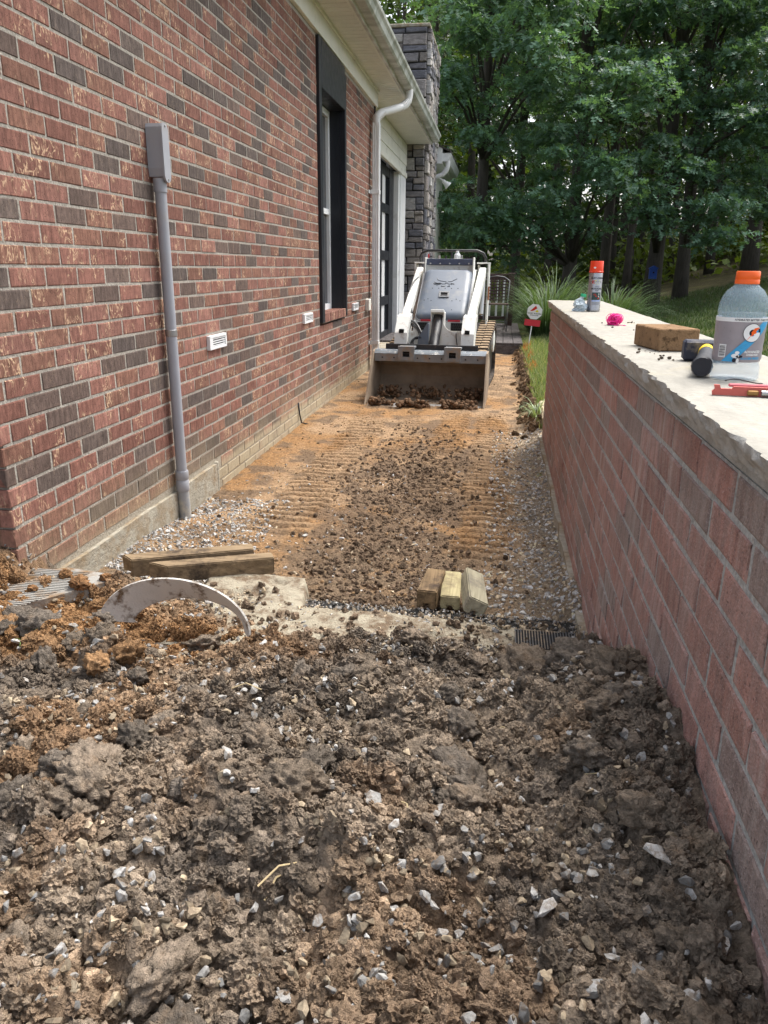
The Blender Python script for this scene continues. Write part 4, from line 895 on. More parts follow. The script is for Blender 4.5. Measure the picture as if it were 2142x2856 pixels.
for s in (-1, 1):
    mb = MB(); mb.prism([(-0.005, 0.0), (0.05, 0.06), (0.30, 0.455), (0.46, 0.465), (0.62, 0.36), (0.645, 0.18), (0.56, 0.03), (0.42, 0.0)], s * BW, s * (BW + 0.014), 0)
    mb.v = [v + np.where(v[:, 1:2] < 0.1, np.array((s * 0.012, 0, 0)), 0) for v in mb.v]
    mb.build('side_plate', MT['lmud'], bucket)
MB().prism([(-0.03, -0.002), (0.10, 0.016), (0.10, 0.004), (-0.03, -0.006)], -BW, BW, 0).build('cutting_edge', plain('worn_edge', (0.52, 0.51, 0.49), 0.35, 0.5, 0.6, var=0.2, dirt=(0.25, 0.17, 0.10), dsc=7, dlo=0.5, dhi=0.62), bucket)
for k in range(9): MB().lathe([(0.008, 0), (0.008, 0.004)], (-0.44 + k * 0.11, 0.326, 0.395), 8, rotx(math.pi / 2)).build('bolt', MT['lblack'], bucket)
# coupler plate
cp = MB().box((0, 0.44, 0.485), (0.86, 0.02, 0.05), None, 0.003).box((0, 0.48, 0.45), (0.80, 0.05, 0.07), None, 0.003).build('coupler_plate', MT['lblack'], ld)
for xc in (-0.215, 0.21):
    mb = MB()
    for a, b in (((-0.075, 0.375), (-0.032, 0.50)), ((0.032, 0.375), (0.075, 0.50)), ((-0.032, 0.455), (0.032, 0.50)), ((-0.032, 0.375), (0.032, 0.405))):
        mb.box((xc + (a[0] + b[0]) / 2, 0.315, (a[1] + b[1]) / 2), (b[0] - a[0], 0.03, b[1] - a[1]))
    mb.box((xc, 0.38, 0.487), (0.15, 0.11, 0.02), None, 0.003); br_ = mb.build('lock_bracket', MT['lsteel'], cp)
    span('slot', (xc - 0.034, 0.326, 0.40), (xc + 0.034, 0.330, 0.46), MT['dark'], br_)
# tracks
def hull_path(circs, n):
    """outer tangent path round circles listed clockwise seen from +x"""
    pts = []
    for (y, z, r) in circs:
        for a in np.linspace(0, 2 * math.pi, 48, endpoint=False): pts.append((y + r * math.cos(a), z + r * math.sin(a)))
    pts = sorted(pts)
    def half(P):
        H = []
        for p in P:
            while len(H) >= 2 and (H[-1][0] - H[-2][0]) * (p[1] - H[-2][1]) - (H[-1][1] - H[-2][1]) * (p[0] - H[-2][0]) <= 0: H.pop()
            H.append(p)
        return H
    H = half(pts)[:-1] + half(pts[::-1])[:-1]; H = np.array(H + [H[0]]); d = np.r_[0, np.cumsum(np.linalg.norm(np.diff(H, axis=0), axis=1))]
    t = np.linspace(0, d[-1], n, endpoint=False); return np.stack((np.interp(t, d, H[:, 0]), np.interp(t, d, H[:, 1])), 1), d[-1]
CIR = [(0.84, 0.245, 0.19), (1.95, 0.43, 0.185), (2.02, 0.16, 0.13), (0.86, 0.15, 0.13)]
CIR_IN = [(y, z, r - 0.03) for y, z, r in CIR]
lugm = None
for s in (-1, 1):
    x0, x1 = sorted((s * 0.325, s * 0.495)); po, Lo = hull_path(CIR, 120); pi_, _ = hull_path(CIR_IN, 120); n = 120; V = []; F = []
    for i in range(n):
        for p in (po[i], pi_[i]):
            for x in (x0, x1): V.append((x, p[0], p[1]))
    for i in range(n):
        k = (i + 1) % n; a, b = 4 * i, 4 * k; F += [(a, a + 1, b + 1, b), (a + 2, b + 2, b + 3, a + 3), (a, b, b + 2, a + 2), (a + 1, a + 3, b + 3, b + 1)]
    tr = MB().add(V, F).build('track', MT['rubber'], ld)
    nl = 36; pl, _ = hull_path(CIR, nl)
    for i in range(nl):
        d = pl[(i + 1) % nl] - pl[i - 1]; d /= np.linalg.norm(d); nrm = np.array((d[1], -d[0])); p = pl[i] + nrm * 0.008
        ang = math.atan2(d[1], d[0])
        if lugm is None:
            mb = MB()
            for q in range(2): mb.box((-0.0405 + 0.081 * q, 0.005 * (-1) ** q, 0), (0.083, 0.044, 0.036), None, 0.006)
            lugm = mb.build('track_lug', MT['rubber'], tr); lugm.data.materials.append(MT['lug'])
            for pl_ in lugm.data.polygons: pl_.material_index = int(pl_.normal.z < -0.6 or pl_.normal.z > 0.6)  # mud on the tops; sides kept dark to stand for their shade
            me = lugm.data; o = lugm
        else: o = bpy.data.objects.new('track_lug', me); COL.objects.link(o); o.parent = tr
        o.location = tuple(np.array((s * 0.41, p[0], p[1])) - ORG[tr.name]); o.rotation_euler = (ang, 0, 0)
    MB().prism([(y, z) for y, z in hull_path([(y, z, r - 0.05) for y, z, r in CIR], 40)[0]], s * 0.36, s * 0.46, 0).build('roller_frame', MT['lblack'], ld)
    for (y, z, r) in (CIR[0], CIR[1]): MB().lathe([(0.03, 0), (r - 0.06, 0.0), (r - 0.06, 0.02), (0.05, 0.03)], (s * 0.46, y, z), 20, roty(s * math.pi / 2)).build('wheel', MT['lwhite'], ld)
# body
body = MB().prism([(0.98, 0.22), (1.02, 0.68), (1.16, 0.72), (1.72, 1.17), (1.95, 1.17), (2.05, 0.9), (2.05, 0.25)], -0.27, 0.27, 0).build('body', MT['lwhite'], ld)
for s in (-1, 1):
    gr = box('grille', (s * 0.165, 1.0, 0.635), (0.115, 0.02, 0.075), MT['lblack'], body)
    for a in range(5):
        for b in range(3): MB().lathe([(0.008, 0), (0.008, 0.002)], (s * 0.165 - 0.042 + a * 0.021 + (b % 2) * 0.008, 0.988, 0.612 + b * 0.022), 6, rotx(math.pi / 2)).build('grille_hole', MT['dark'], gr)
    box('warning_label', (s * 0.135, 1.018, 0.690), (0.12, 0.006, 0.018), MT['red'], body)
# hood
def rr(w, h, r, n=6):
    P = []
    for cx_, cy_, a0 in ((w / 2 - r, h / 2 - r, 0), (-w / 2 + r, h / 2 - r, 90), (-w / 2 + r, -h / 2 + r, 180), (w / 2 - r, -h / 2 + r, 270)):
        for a in np.linspace(a0, a0 + 90, n): P.append((cx_ + r * math.cos(math.radians(a)), cy_ + r * math.sin(math.radians(a))))
    return P
HB, HT_ = np.array((0, 1.03, 0.70)), np.array((0, 1.60, 1.155)); hv = HT_ - HB; HL = np.linalg.norm(hv); hv /= HL; hx = np.array((1.0, 0, 0)); hn = np.cross(hx, hv); HC_ = (HB + HT_) / 2
def hp(u, v, d=0.0): return HC_ + hx * u + hv * v + hn * d
mb = MB(); layers = [(0.0, -0.05), (0.0, 0.0), (0.004, 0.012), (0.016, 0.028), (0.036, 0.038), (0.06, 0.042)]; n = 24; V = []
for ins, d in layers:
    for p in rr(0.50 - 2 * ins, HL - 2 * ins, max(0.05 - ins * 0.3, 0.02)): V.append(hp(p[0] * (1 - 0.04 * p[1] / HL), p[1], d))
F = []
for L in range(len(layers) - 1):
    for i in range(n): k = (i + 1) % n; F.append((L * n + i, L * n + k, (L + 1) * n + k, (L + 1) * n + i))
F.append(tuple(range((len(layers) - 1) * n, len(layers) * n))); mb.add(V, F); hood = mb.build('hood', MT['lgrey'], ld, True, angle=50)
mb = MB()
for i, (pa, pb) in enumerate(zip(rr(0.512, HL + 0.012, 0.055), rr(0.512, HL + 0.012, 0.055)[1:] + rr(0.512, HL + 0.012, 0.055)[:1])):
    mb.tube([hp(pa[0], pa[1], -0.005), hp(pb[0], pb[1], -0.005)], 0.006, 6)
mb.build('hood_trim', MT['pvc'], hood)
for u, v in [(-0.13 + 0.065 * k, 0.045) for k in range(5)] + [(-0.19, -0.135), (-0.155, -0.115), (-0.12, -0.14), (0.09, -0.14), (0.13, -0.115), (0.17, -0.138), (-0.06, -0.27), (0.10, -0.27)]:
    MB().lathe([(0.005, 0), (0.005, 0.003)], hp(u, v, 0.041), 8, np.stack((hx, hv, hn), 1)).build('hood_hole', MT['dark'], hood)
LR = np.stack((hx, hv, hn), 1)
lat = MB()
for a, b in (((-0.052, 0.018), (0.052, 0.04)), ((-0.052, -0.05), (0.052, -0.036)), ((-0.052, -0.036), (-0.034, 0.018)), ((0.034, -0.036), (0.052, 0.018))):
    lat.box(hp((a[0] + b[0]) / 2, (a[1] + b[1]) / 2 - 0.045, 0.047), (b[0] - a[0], b[1] - a[1], 0.012), LR, 0.002)
lt = lat.build('latch', MT['lsteel'], hood); MB().box(hp(0, -0.054, 0.043), (0.07, 0.058, 0.004), LR).build('latch_recess', MT['dark'], lt)
MB().box(hp(0, -0.072, 0.049), (0.066, 0.022, 0.008), LR, 0.002).build('latch_paddle', MT['lblack'], lt)
# line drawn animal emblem pressed into the hood
EM = [[(-0.100, 0.205), (-0.098, 0.185), (-0.080, 0.165), (-0.045, 0.153), (0.0, 0.148)], [(0.018, 0.146), (0.045, 0.147), (0.062, 0.153), (0.066, 0.160)], [(0.066, 0.163), (0.085, 0.175), (0.105, 0.192)],
      [(-0.122, 0.140), (-0.112, 0.129), (-0.085, 0.122), (-0.055, 0.124), (-0.043, 0.113), (-0.02, 0.111), (0.0, 0.113)], [(-0.008, 0.125), (0.016, 0.127)], [(-0.13, 0.112), (-0.06, 0.121)], [(-0.118, 0.100), (-0.058, 0.117)], [(-0.095, 0.090), (-0.050, 0.112)],
      [(0.016, 0.115), (0.03, 0.110), (0.052, 0.112), (0.066, 0.117)], [(0.050, 0.124), (0.072, 0.114), (0.085, 0.112)], [(0.055, 0.104), (0.078, 0.118)], [(0.056, 0.120), (0.085, 0.106)],
      [(-0.043, 0.085), (-0.046, 0.076), (-0.030, 0.073), (-0.008, 0.074), (-0.003, 0.084)], [(0.022, 0.080), (0.020, 0.073), (0.034, 0.071), (0.044, 0.077), (0.040, 0.085), (0.030, 0.086)]]
mb = MB()
for ln in EM: mb.tube([hp(u, v, 0.0425) for u, v in ln], 0.0030, 5)
mb.build('emblem', MT['lblack'], hood)
# console and guard bar
span('console', (-0.25, 1.66, 1.14), (0.25, 1.72, 1.225), MT['lwhite'], ld, 0.004)
st_ = box('console_strip', (0, 1.655, 1.245), (0.49, 0.02, 0.062), plain('navy_plate', (0.06, 0.07, 0.11), 0.4, 0.4), ld, rotx(-0.25), 0.003)
for k in range(5): MB().lathe([(0.009, 0), (0.009, 0.004), (0.004, 0.007)], (-0.20 + 0.10 * k, 1.640, 1.228), 8, rotx(math.pi / 2)).build('bolt', MT['steel'], st_)
for s in (-1, 1):
    span('console_cheek', (s * 0.25 - 0.005, 1.58, 1.02), (s * 0.25 + 0.005, 1.75, 1.29), MT['lwhite'], ld, 0.002)
MB().tube([(-0.355, 1.95, 1.22), (-0.355, 1.93, 1.30), (-0.335, 1.92, 1.335), (-0.27, 1.92, 1.362), (0.26, 1.92, 1.362), (0.325, 1.92, 1.335), (0.352, 1.93, 1.29), (0.355, 1.95, 1.22)], 0.014, 10).build('guard_bar', MT['lblack'], ld, True)
for x, h, m in ((-0.13, 0.05, 'steel'), (-0.06, 0.045, 'lblack'), (0.0, 0.075, 'lblack'), (0.105, 0.05, 'steel')):
    MB().tube([(x, 1.80, 1.17), (x, 1.80, 1.265 + h)], 0.012, 8).build('lever', MT[m], ld)
box('red_tag', (-0.232, 1.70, 1.305), (0.012, 0.02, 0.04), MT['red'], ld)
# arms, towers
for s in (-1, 1):
    a = np.array((s * 0.315, 0.70, 0.66)); b = np.array((s * 0.335, 1.82, 1.15)); d = b - a; L = np.linalg.norm(d); d /= L
    xx = np.cross(d, (0, 0, 1.0)); xx /= np.linalg.norm(xx); zz = np.cross(xx, d); R_ = np.stack((xx, d, zz), 1)
    arm = MB().box((a + b) / 2, (0.072, L, 0.10), R_, 0.008).build('lift_arm', MT['lwhite'], ld)
    MB().prism([(0.55, 0.46), (0.72, 0.46), (0.86, 0.66), (0.86, 0.76), (0.72, 0.745), (0.58, 0.60)], s * 0.255, s * 0.375, 0).build('arm_foot', MT['lwhite'], arm)
    box('arm_hole', (s * 0.31, 0.585, 0.615), (0.045, 0.03, 0.035), MT['dark'], arm)
    tw = MB(); tw.box((s * 0.392, 1.90, 0.92), (0.018, 0.16, 0.64), None, 0.003); tw.box((s * 0.285, 1.92, 0.92), (0.014, 0.12, 0.60), None, 0.003); tw.box((s * 0.335, 1.90, 1.236), (0.135, 0.17, 0.014), None, 0.003)
    twr = tw.build('tower', MT['lwhite'], ld)
    MB().tube([(s * 0.345, 1.87, 1.18), (s * 0.345, 1.70, 0.72)], 0.022, 10).build('lift_cylinder', MT['steel'], twr)
    if s > 0: span('rust_patch', (0.398, 1.815, 0.86), (0.4025, 1.985, 1.0), plain('rust', (0.20, 0.075, 0.03), 0.9, 0.1, var=0.4), twr)
# tilt cylinder and plates
MB().tube([(0.0, 0.86, 0.73), (0.0, 0.56, 0.46)], 0.050, 16).build('tilt_cylinder', MT['lblack'], ld, True, angle=50)
MB().box((0.0, 0.83, 0.775), (0.13, 0.12, 0.03), rotx(-0.35), 0.004).box((-0.06, 0.85, 0.70), (0.012, 0.10, 0.16), None, 0.002).box((0.06, 0.85, 0.70), (0.012, 0.10, 0.16), None, 0.002).build('cylinder_bracket', MT['lwhite'], ld)
arc = [(0.068 + 0.10 * (1 - math.cos(t)), 0.74 - 0.125 * math.sin(t)) for t in np.linspace(0.0, math.pi / 2, 8)]
MB().prism([(0.068, 0.45)] + arc + [(0.22, 0.615), (0.285, 0.62), (0.285, 0.45)], 0.66, 0.675, 1).build('cross_plate', MT['lwhite'], ld)
MB().prism([(-0.285, 0.45), (-0.285, 0.61), (-0.068, 0.61), (-0.068, 0.45)], 0.70, 0.712, 1).build('cross_plate', MT['lwhite'], ld)
MB().prism([(-0.165, 0.45), (-0.15, 0.56), (-0.07, 0.69), (-0.055, 0.69), (-0.055, 0.44), (-0.15, 0.42)], 0.60, 0.66, 1).build('cylinder_guard', MT['lgrey'], ld)
box('step_plate', (-0.10, 0.56, 0.465), (0.095, 0.05, 0.05), MT['lsteel'], ld, None, 0.003)
cb = span('coupler_block', (0.225, 0.93, 0.58), (0.275, 0.985, 0.72), MT['lwhite'], ld, 0.02)
for z in (0.615, 0.685): MB().lathe([(0.018, 0), (0.018, 0.04), (0.012, 0.05)], (0.25, 0.93, z), 12, rotx(math.pi / 2)).build('hydraulic_coupler', MT['steel'], cb)
for ps, r in (([(-0.275, 0.90, 0.69), (-0.24, 0.78, 0.70), (-0.17, 0.68, 0.66), (-0.12, 0.62, 0.58)], 0.013), ([(-0.275, 0.90, 0.66), (-0.235, 0.76, 0.665), (-0.16, 0.66, 0.62), (-0.13, 0.60, 0.55)], 0.012), ([(-0.28, 0.88, 0.64), (-0.285, 0.72, 0.60), (-0.27, 0.62, 0.52), (-0.22, 0.58, 0.47)], 0.008), ([(-0.13, 0.64, 0.55), (-0.20, 0.62, 0.545), (-0.225, 0.60, 0.50), (-0.20, 0.58, 0.46)], 0.010), ([(-0.12, 0.63, 0.565), (-0.185, 0.60, 0.56), (-0.20, 0.58, 0.51), (-0.18, 0.56, 0.46)], 0.008),
              ([(-0.30, 1.62, 1.10), (-0.345, 1.45, 1.06), (-0.36, 1.25, 0.95), (-0.34, 1.10, 0.86), (-0.28, 0.98, 0.82), (-0.275, 0.94, 0.72)], 0.008), ([(0.20, 0.65, 0.60), (0.205, 0.64, 0.55), (0.215, 0.62, 0.50), (0.235, 0.60, 0.46)], 0.005)):
    t = np.linspace(0, 1, 14); P = np.array(ps); u = np.linspace(0, 1, len(P)); W = np.stack([np.interp(t, u, P[:, i]) for i in range(3)], 1)
    for _ in range(2): W[1:-1] = (W[:-2] + W[1:-1] * 2 + W[2:]) / 4
    MB().tube(W, r, 8).build('hose', MT['lblack'], ld, True)
LLOC = Vector((-0.635, 6.70, 0.012)); LROT = math.radians(-3.0)
ld.location = LLOC; ld.rotation_euler = (0, 0, LROT)
def lw(x, y, z): return np.array(LLOC) + rotz(LROT) @ np.array((x, y, z))
# soil in and before the bucket
n = 1700; q = rng.random(n); x = rng.uniform(-0.49, 0.49, n); y = np.where(q < 0.55, rng.normal(0.01, 0.045, n), rng.normal(0.36, 0.06, n)); s = power(n, 0.004, 0.026, 2.2)
keep = (fbm(x * 9, y * 9, 131, 4) > np.where(q < 0.55, 0.50, 0.46)) & (np.abs(x) < 0.49); x, y, s = x[keep], y[keep], s[keep]; y = np.clip(y, -0.08, 0.47)
P = np.array([lw(a, b, 0.02 + (0.035 if b > 0.2 else 0.0) + random.random() ** 2 * (0.075 if b > 0.2 else 0.045)) for a, b in zip(x, y)])
V, F, C = merge(LUMP2, rng.integers(0, 10, len(x)), P, rand_rots(len(x)), s, np.array((0.14, 0.085, 0.05)) * rng.uniform(0.6, 1.6, (len(x), 1)))
prep(fast_obj('bucket_soil', V, F, MT['soil'], None, C, True), 'clumps of dark soil in and along the lip of the loader bucket', 'soil', kind='stuff')
t = thing('drink_bottle', tuple(lw(0.055, 1.84, 1.22)), 'small bottle with white and green label standing on the loader console', 'bottle')
p = lw(0.055, 1.84, 1.21)
MB().lathe([(0.034, 0), (0.034, 0.05)], p, 16).build('bottle_base', plain('green_label', (0.02, 0.22, 0.06), 0.4), t)
MB().lathe([(0.0345, 0.05), (0.0345, 0.105), (0.02, 0.125), (0.014, 0.135)], p, 16).build('label', plain('white_label', (0.75, 0.76, 0.76), 0.4), t)
MB().lathe([(0.016, 0.135), (0.016, 0.15)], p, 12).build('bottle_cap', MT['white'], t)

# ================================================================== LUMBER OFFCUTS AND STRIP
def lumber(name, a, b, w, h, z, mat, label, shear=0.0, groove=True, roll=0.0, cat='lumber', group=None, tilt=0.0):
    a, b = np.array((*a, z)), np.array((*b, z)); d = b - a; L = np.linalg.norm(d); d /= L; p = np.array((-d[1], d[0], 0.0)); up = np.array((0, 0, 1.0))
    if groove: cs = [(0, 0), (w * 0.32, 0), (w * 0.32, h * 0.28), (w * 0.62, h * 0.28), (w * 0.62, 0), (w, 0), (w, h), (0, h)]
    else: cs = [(0, 0), (w, 0), (w, h), (0, h)]
    bv = 0.004; c_, s_ = math.cos(roll), math.sin(roll); n = len(cs); V = []
    for e, base in ((0, a), (1, b)):
        for u, v in cs:
            uu, vv = (u - w / 2) * c_ - v * s_ + w / 2, (u - w / 2) * s_ + v * c_
            V.append(base + p * uu + up * (vv + (tilt * L if e else 0)) + d * (shear * u if e == 0 else 0) + rng.normal(0, 0.0008, 3))
    F = [tuple(range(n))[::-1], tuple(range(n, 2 * n))] + [(i, (i + 1) % n, n + (i + 1) % n, n + i) for i in range(n)]
    V = np.array(V); bm = bmesh.new(); vs = [bm.verts.new(v - a) for v in V]; [bm.faces.new([vs[i] for i in f]) for f in F]
    bmesh.ops.recalc_face_normals(bm, faces=bm.faces); bmesh.ops.bevel(bm, geom=bm.edges[:], offset=bv, segments=2, affect='EDGES')
    me = bpy.data.meshes.new(name); bm.to_mesh(me); bm.free(); me.materials.append(mat)
    o = link_mesh(name, me, None, a); return prep(o, label, cat, group)
lumber('lumber_post', (-1.160, 2.445), (-0.80, 2.60), 0.068, 0.066, 0.080, MT['woodold'], 'weathered grooved timber post end lying in front behind the curved strip', -1.0)
lumber('lumber_post', (-1.315, 2.475), (-0.90, 2.665), 0.068, 0.072, 0.080, MT['woodold'], 'darker weathered timber post lying behind its twin near the conduit', -0.5)
lumber('timber_offcut', (-0.168, 2.43), (-0.150, 2.64), 0.070, 0.070, 0.056, MT['woodoldy'], 'dark brown weathered timber offcut, the squarest of the three', 0.0)
lumber('timber_offcut', (-0.087, 2.44), (-0.092, 2.68), 0.068, 0.050, 0.056, MT['woodnew'], 'flat yellowish timber offcut between two other offcuts', 0.1)
lumber('timber_offcut', (-0.006, 2.41), (-0.030, 2.65), 0.072, 0.060, 0.058, MT['woodgrey'], 'pale grey timber offcut tilted onto its edge beside the flat one', 0.0, True, 0.42, tilt=0.06)
mb = MB(); n = 40; V = []
for i in range(n):
    t = i / (n - 1); a = math.pi * (1.0 - t) ; a = math.pi * 0.98 - t * math.pi * 0.99
    r = 0.212; cx0, cz0 = -0.920, 0.135
    ctr = np.array((cx0 + r * 1.0 * math.cos(a), 2.0 + 0.03 * math.sin(a), cz0 + 0.122 * math.sin(a)))
    rad = np.array((math.cos(a), 0, math.sin(a))); tw = math.radians(15 + 50 * t ** 1.5); wv = rad * math.cos(tw) - np.array((0, 1.0, 0)) * math.sin(tw) * 0.7
    W = 0.056 - 0.024 * t
    if i == 0: W *= 1.15
    nn = np.cross(wv, np.array((-math.sin(a), 0, math.cos(a)))); nn /= np.linalg.norm(nn)
    for sgn in (-1, 1):
        for dd in (-0.003, 0.003): V.append(ctr + wv * sgn * W + nn * dd)
F = []
for i in range(n - 1):
    a, b = 4 * i, 4 * i + 4; F += [(a, b, b + 2, a + 2), (a + 1, a + 3, b + 3, b + 1), (a, a + 1, b + 1, b), (a + 2, b + 2, b + 3, a + 3)]
F += [(0, 2, 3, 1), (4 * n - 4, 4 * n - 3, 4 * n - 1, 4 * n - 2)]
o = mb.add(V, F).build('edging_strip', plain('dirty_white_plastic', (0.60, 0.58, 0.53), 0.7, 0.3, var=0.12, sc=14, bump=0.4, bsc=160, dirt=(0.15, 0.10, 0.06), dsc=16, dlo=0.52, dhi=0.64), None, True, angle=50)
prep(o, 'dirty white plastic edging strip bent into an arch in front of the timber posts', 'edging strip')

# ================================================================== THINGS ON THE WALL CAP
CT = 0.9995
def text_mesh(s, size, bold=0.0, shear=0.0):
    cu = bpy.data.curves.new('t', 'FONT'); cu.body = s; cu.size = size; cu.align_x = 'CENTER'; cu.align_y = 'CENTER'; cu.shear = shear; cu.offset = bold; cu.resolution_u = 3
    ob = bpy.data.objects.new('t', cu); COL.objects.link(ob); dg = bpy.context.evaluated_depsgraph_get(); me = bpy.data.meshes.new_from_object(ob.evaluated_get(dg))
    V = np.array([v.co[:] for v in me.vertices]).reshape(-1, 3); F = [tuple(p.vertices) for p in me.polygons]
    bpy.data.objects.remove(ob); bpy.data.curves.remove(cu); bpy.data.meshes.remove(me); return V, F
def wrap(V, c, r, ang, z, sy=1.0):
    """flat (x,y) artwork laid round an upright cylinder; ang = direction the middle faces"""
    th = ang + V[:, 0] / r; return np.stack((c[0] + r * np.cos(th), c[1] + r * np.sin(th), z + V[:, 1] * sy), 1)
def decal(parent, name, V, F, mat, c, r, ang, z): return MB().add(wrap(np.asarray(V, float), c, r, ang, z), F).build(name, mat, parent)
def rect(w, h, n=10, x0=0.0, y0=0.0, skew=0.0):
    xs = np.linspace(-w / 2, w / 2, n); V = [(x + x0 + skew * y, y + y0, 0) for y in (-h / 2, h / 2) for x in xs]; return V, [(i, i + 1, n + i + 1, n + i) for i in range(n - 1)]
def disc(rx, ry, x0=0, y0=0, n=20): return [(x0 + rx * math.cos(a), y0 + ry * math.sin(a), 0) for a in np.linspace(0, 6.283, n, endpoint=False)], [tuple(range(n))]
INK = plain('dark_ink', (0.02, 0.02, 0.03), 0.5, 0.2, var=0.05, bump=0); INKW = plain('white_ink', (0.78, 0.79, 0.80), 0.5, 0.2, var=0.03, bump=0); INKR = plain('red_ink', (0.55, 0.03, 0.02), 0.5, 0.2, var=0.05, bump=0)
INKY = plain('yellow_ink', (0.72, 0.66, 0.03), 0.5, 0.2, var=0.05, bump=0); INKB = plain('blue_ink', (0.05, 0.33, 0.62), 0.4, 0.3, var=0.12, bump=0); INKO = plain('orange_ink', (0.85, 0.12, 0.01), 0.45, 0.3, var=0.05, bump=0); INKP = plain('pale_blue_ink', (0.35, 0.45, 0.75), 0.4, 0.3, var=0.05, bump=0)
DARKG = plain('dark_picture', (0.04, 0.07, 0.07), 0.5, 0.2, var=0.2, bump=0)
# spray can
sc0 = (0.457, 4.03); can = thing('spray_can', (*sc0, CT), 'silver marking paint spray can with bright orange cap on the wall cap', 'spray can'); fa = math.atan2(-sc0[1], -sc0[0]) + 0.25
MB().lathe([(0.030, 0.0), (0.033, 0.002), (0.0335, 0.006), (0.0325, 0.010), (0.0325, 0.178), (0.030, 0.186), (0.024, 0.190)], (*sc0, CT), 32).build('can_body', plain('can_silver', (0.40, 0.40, 0.42), 0.28, 0.6, 0.75, var=0.06, bump=0.03), can, True, angle=40)
MB().lathe([(0.0335, 0.184), (0.0345, 0.186), (0.0345, 0.189), (0.0325, 0.191), (0.0310, 0.236), (0.0295, 0.238)], (*sc0, CT), 32).build('can_cap', plain('cap_orange_red', (0.86, 0.06, 0.015), 0.4, 0.4, var=0.03, bump=0.02), can, True, angle=40)
V, F = disc(0.006, 0.004); decal(can, 'cap_dimple', np.array(V) + (-0.016, 0, 0), F, INKW, sc0, 0.0322, fa, CT + 0.207)
for s, z, sz, m, bd in (('RUST-OLEUM', 0.158, 0.0115, INK, 0.0004), ('PROFESSIONAL', 0.140, 0.0062, INK, 0.0002), ('INVERTED', 0.118, 0.0055, INK, 0), ('MARKING', 0.108, 0.0130, INK, 0.0002), ('PAINT', 0.0985, 0.0060, INK, 0.0002)):
    V, F = text_mesh(s, sz, bd); decal(can, 'lettering', V, F, m, sc0, 0.0331, fa + 0.10, CT + z)
V, F = disc(0.0145, 0.0115); decal(can, 'badge', V, F, INKY, sc0, 0.03265, fa + 0.10, CT + 0.140); V, F = rect(0.032, 0.007); decal(can, 'badge_bar', V, F, INKW, sc0, 0.0328, fa + 0.10, CT + 0.140)
for k in range(3): V, F = rect(0.003, 0.016, 3, -0.026 + k * 0.005); decal(can, 'stripe', V, F, INKR, sc0, 0.0327, fa + 0.10, CT + 0.140)
V, F = rect(0.046, 0.036); decal(can, 'picture_panel', V, F, DARKG, sc0, 0.03265, fa + 0.10, CT + 0.073)
for (x, y, w, h, m) in ((-0.009, 0.008, 0.013, 0.009, INKR), (-0.002, 0.0, 0.010, 0.006, INKR), (0.010, -0.010, 0.008, 0.008, INKR), (0.012, 0.010, 0.005, 0.007, INKW), (0.010, 0.0, 0.004, 0.006, INKW), (0.014, -0.004, 0.003, 0.006, INKW)):
    V, F = disc(w / 2, h / 2, x, y, 8); decal(can, 'picture_shape', V, F, m, sc0, 0.0328, fa + 0.10, CT + 0.073)
V, F = rect(0.046, 0.006); decal(can, 'blue_band', V, F, INKP, sc0, 0.0327, fa + 0.10, CT + 0.051)
for k in range(3): V, F = rect(0.040, 0.0014); decal(can, 'small_print', V, F, INK, sc0, 0.0327, fa + 0.10, CT + 0.034 + k * 0.005)
# crumpled water bottle
g = G('thin_clear_plastic', 0.12, 0.5); g.b.inputs['Base Color'].default_value = (0.70, 0.84, 0.95, 1); g.b.inputs['Transmission Weight'].default_value = 0.5; g.b.inputs['IOR'].default_value = 1.25; MT['clear'] = g.m
cb0 = np.array((0.385, 4.01, CT)); t = thing('crumpled_bottle', tuple(cb0), 'crushed clear water bottle with green cap beside the spray can', 'bottle')
n = 26; zs = np.linspace(0, 1, 22); V = []
for i, z in enumerate(zs):
    for j in range(n):
        a = 6.283 * j / n; r = np.interp(z, [0, 0.05, 0.45, 0.62, 0.80, 0.86, 1.0], [0.030, 0.034, 0.031, 0.026, 0.016, 0.0115, 0.011])
        r *= 1 + (0.34 * mnoise.noise((math.cos(a) * 1.7, math.sin(a) * 1.7, z * 6)) + 0.24 * mnoise.noise((math.cos(a) * 4, math.sin(a) * 4, z * 13 + 4))) * (1 if z < 0.8 else 0.05)
        V.append(cb0 + np.array((r * math.cos(a) + 0.012 * z + 0.008 * math.sin(z * 7), r * math.sin(a), 0.072 * z + 0.001 * math.sin(a * 3) * (z > 0))))
F = [(i * n + j, i * n + (j + 1) % n, (i + 1) * n + (j + 1) % n, (i + 1) * n + j) for i in range(21) for j in range(n)] + [tuple(range(n))[::-1]]
MB().add(V, F).build('bottle_body', MT['clear'], t)
MB().lathe([(0.0135, 0), (0.0138, 0.004), (0.0138, 0.012), (0.012, 0.0145)], cb0 + np.array((0.017, 0, 0.069)), 18, roty(0.15)).build('bottle_cap', plain('mint_cap', (0.06, 0.52, 0.26), 0.4), t, True, angle=40)
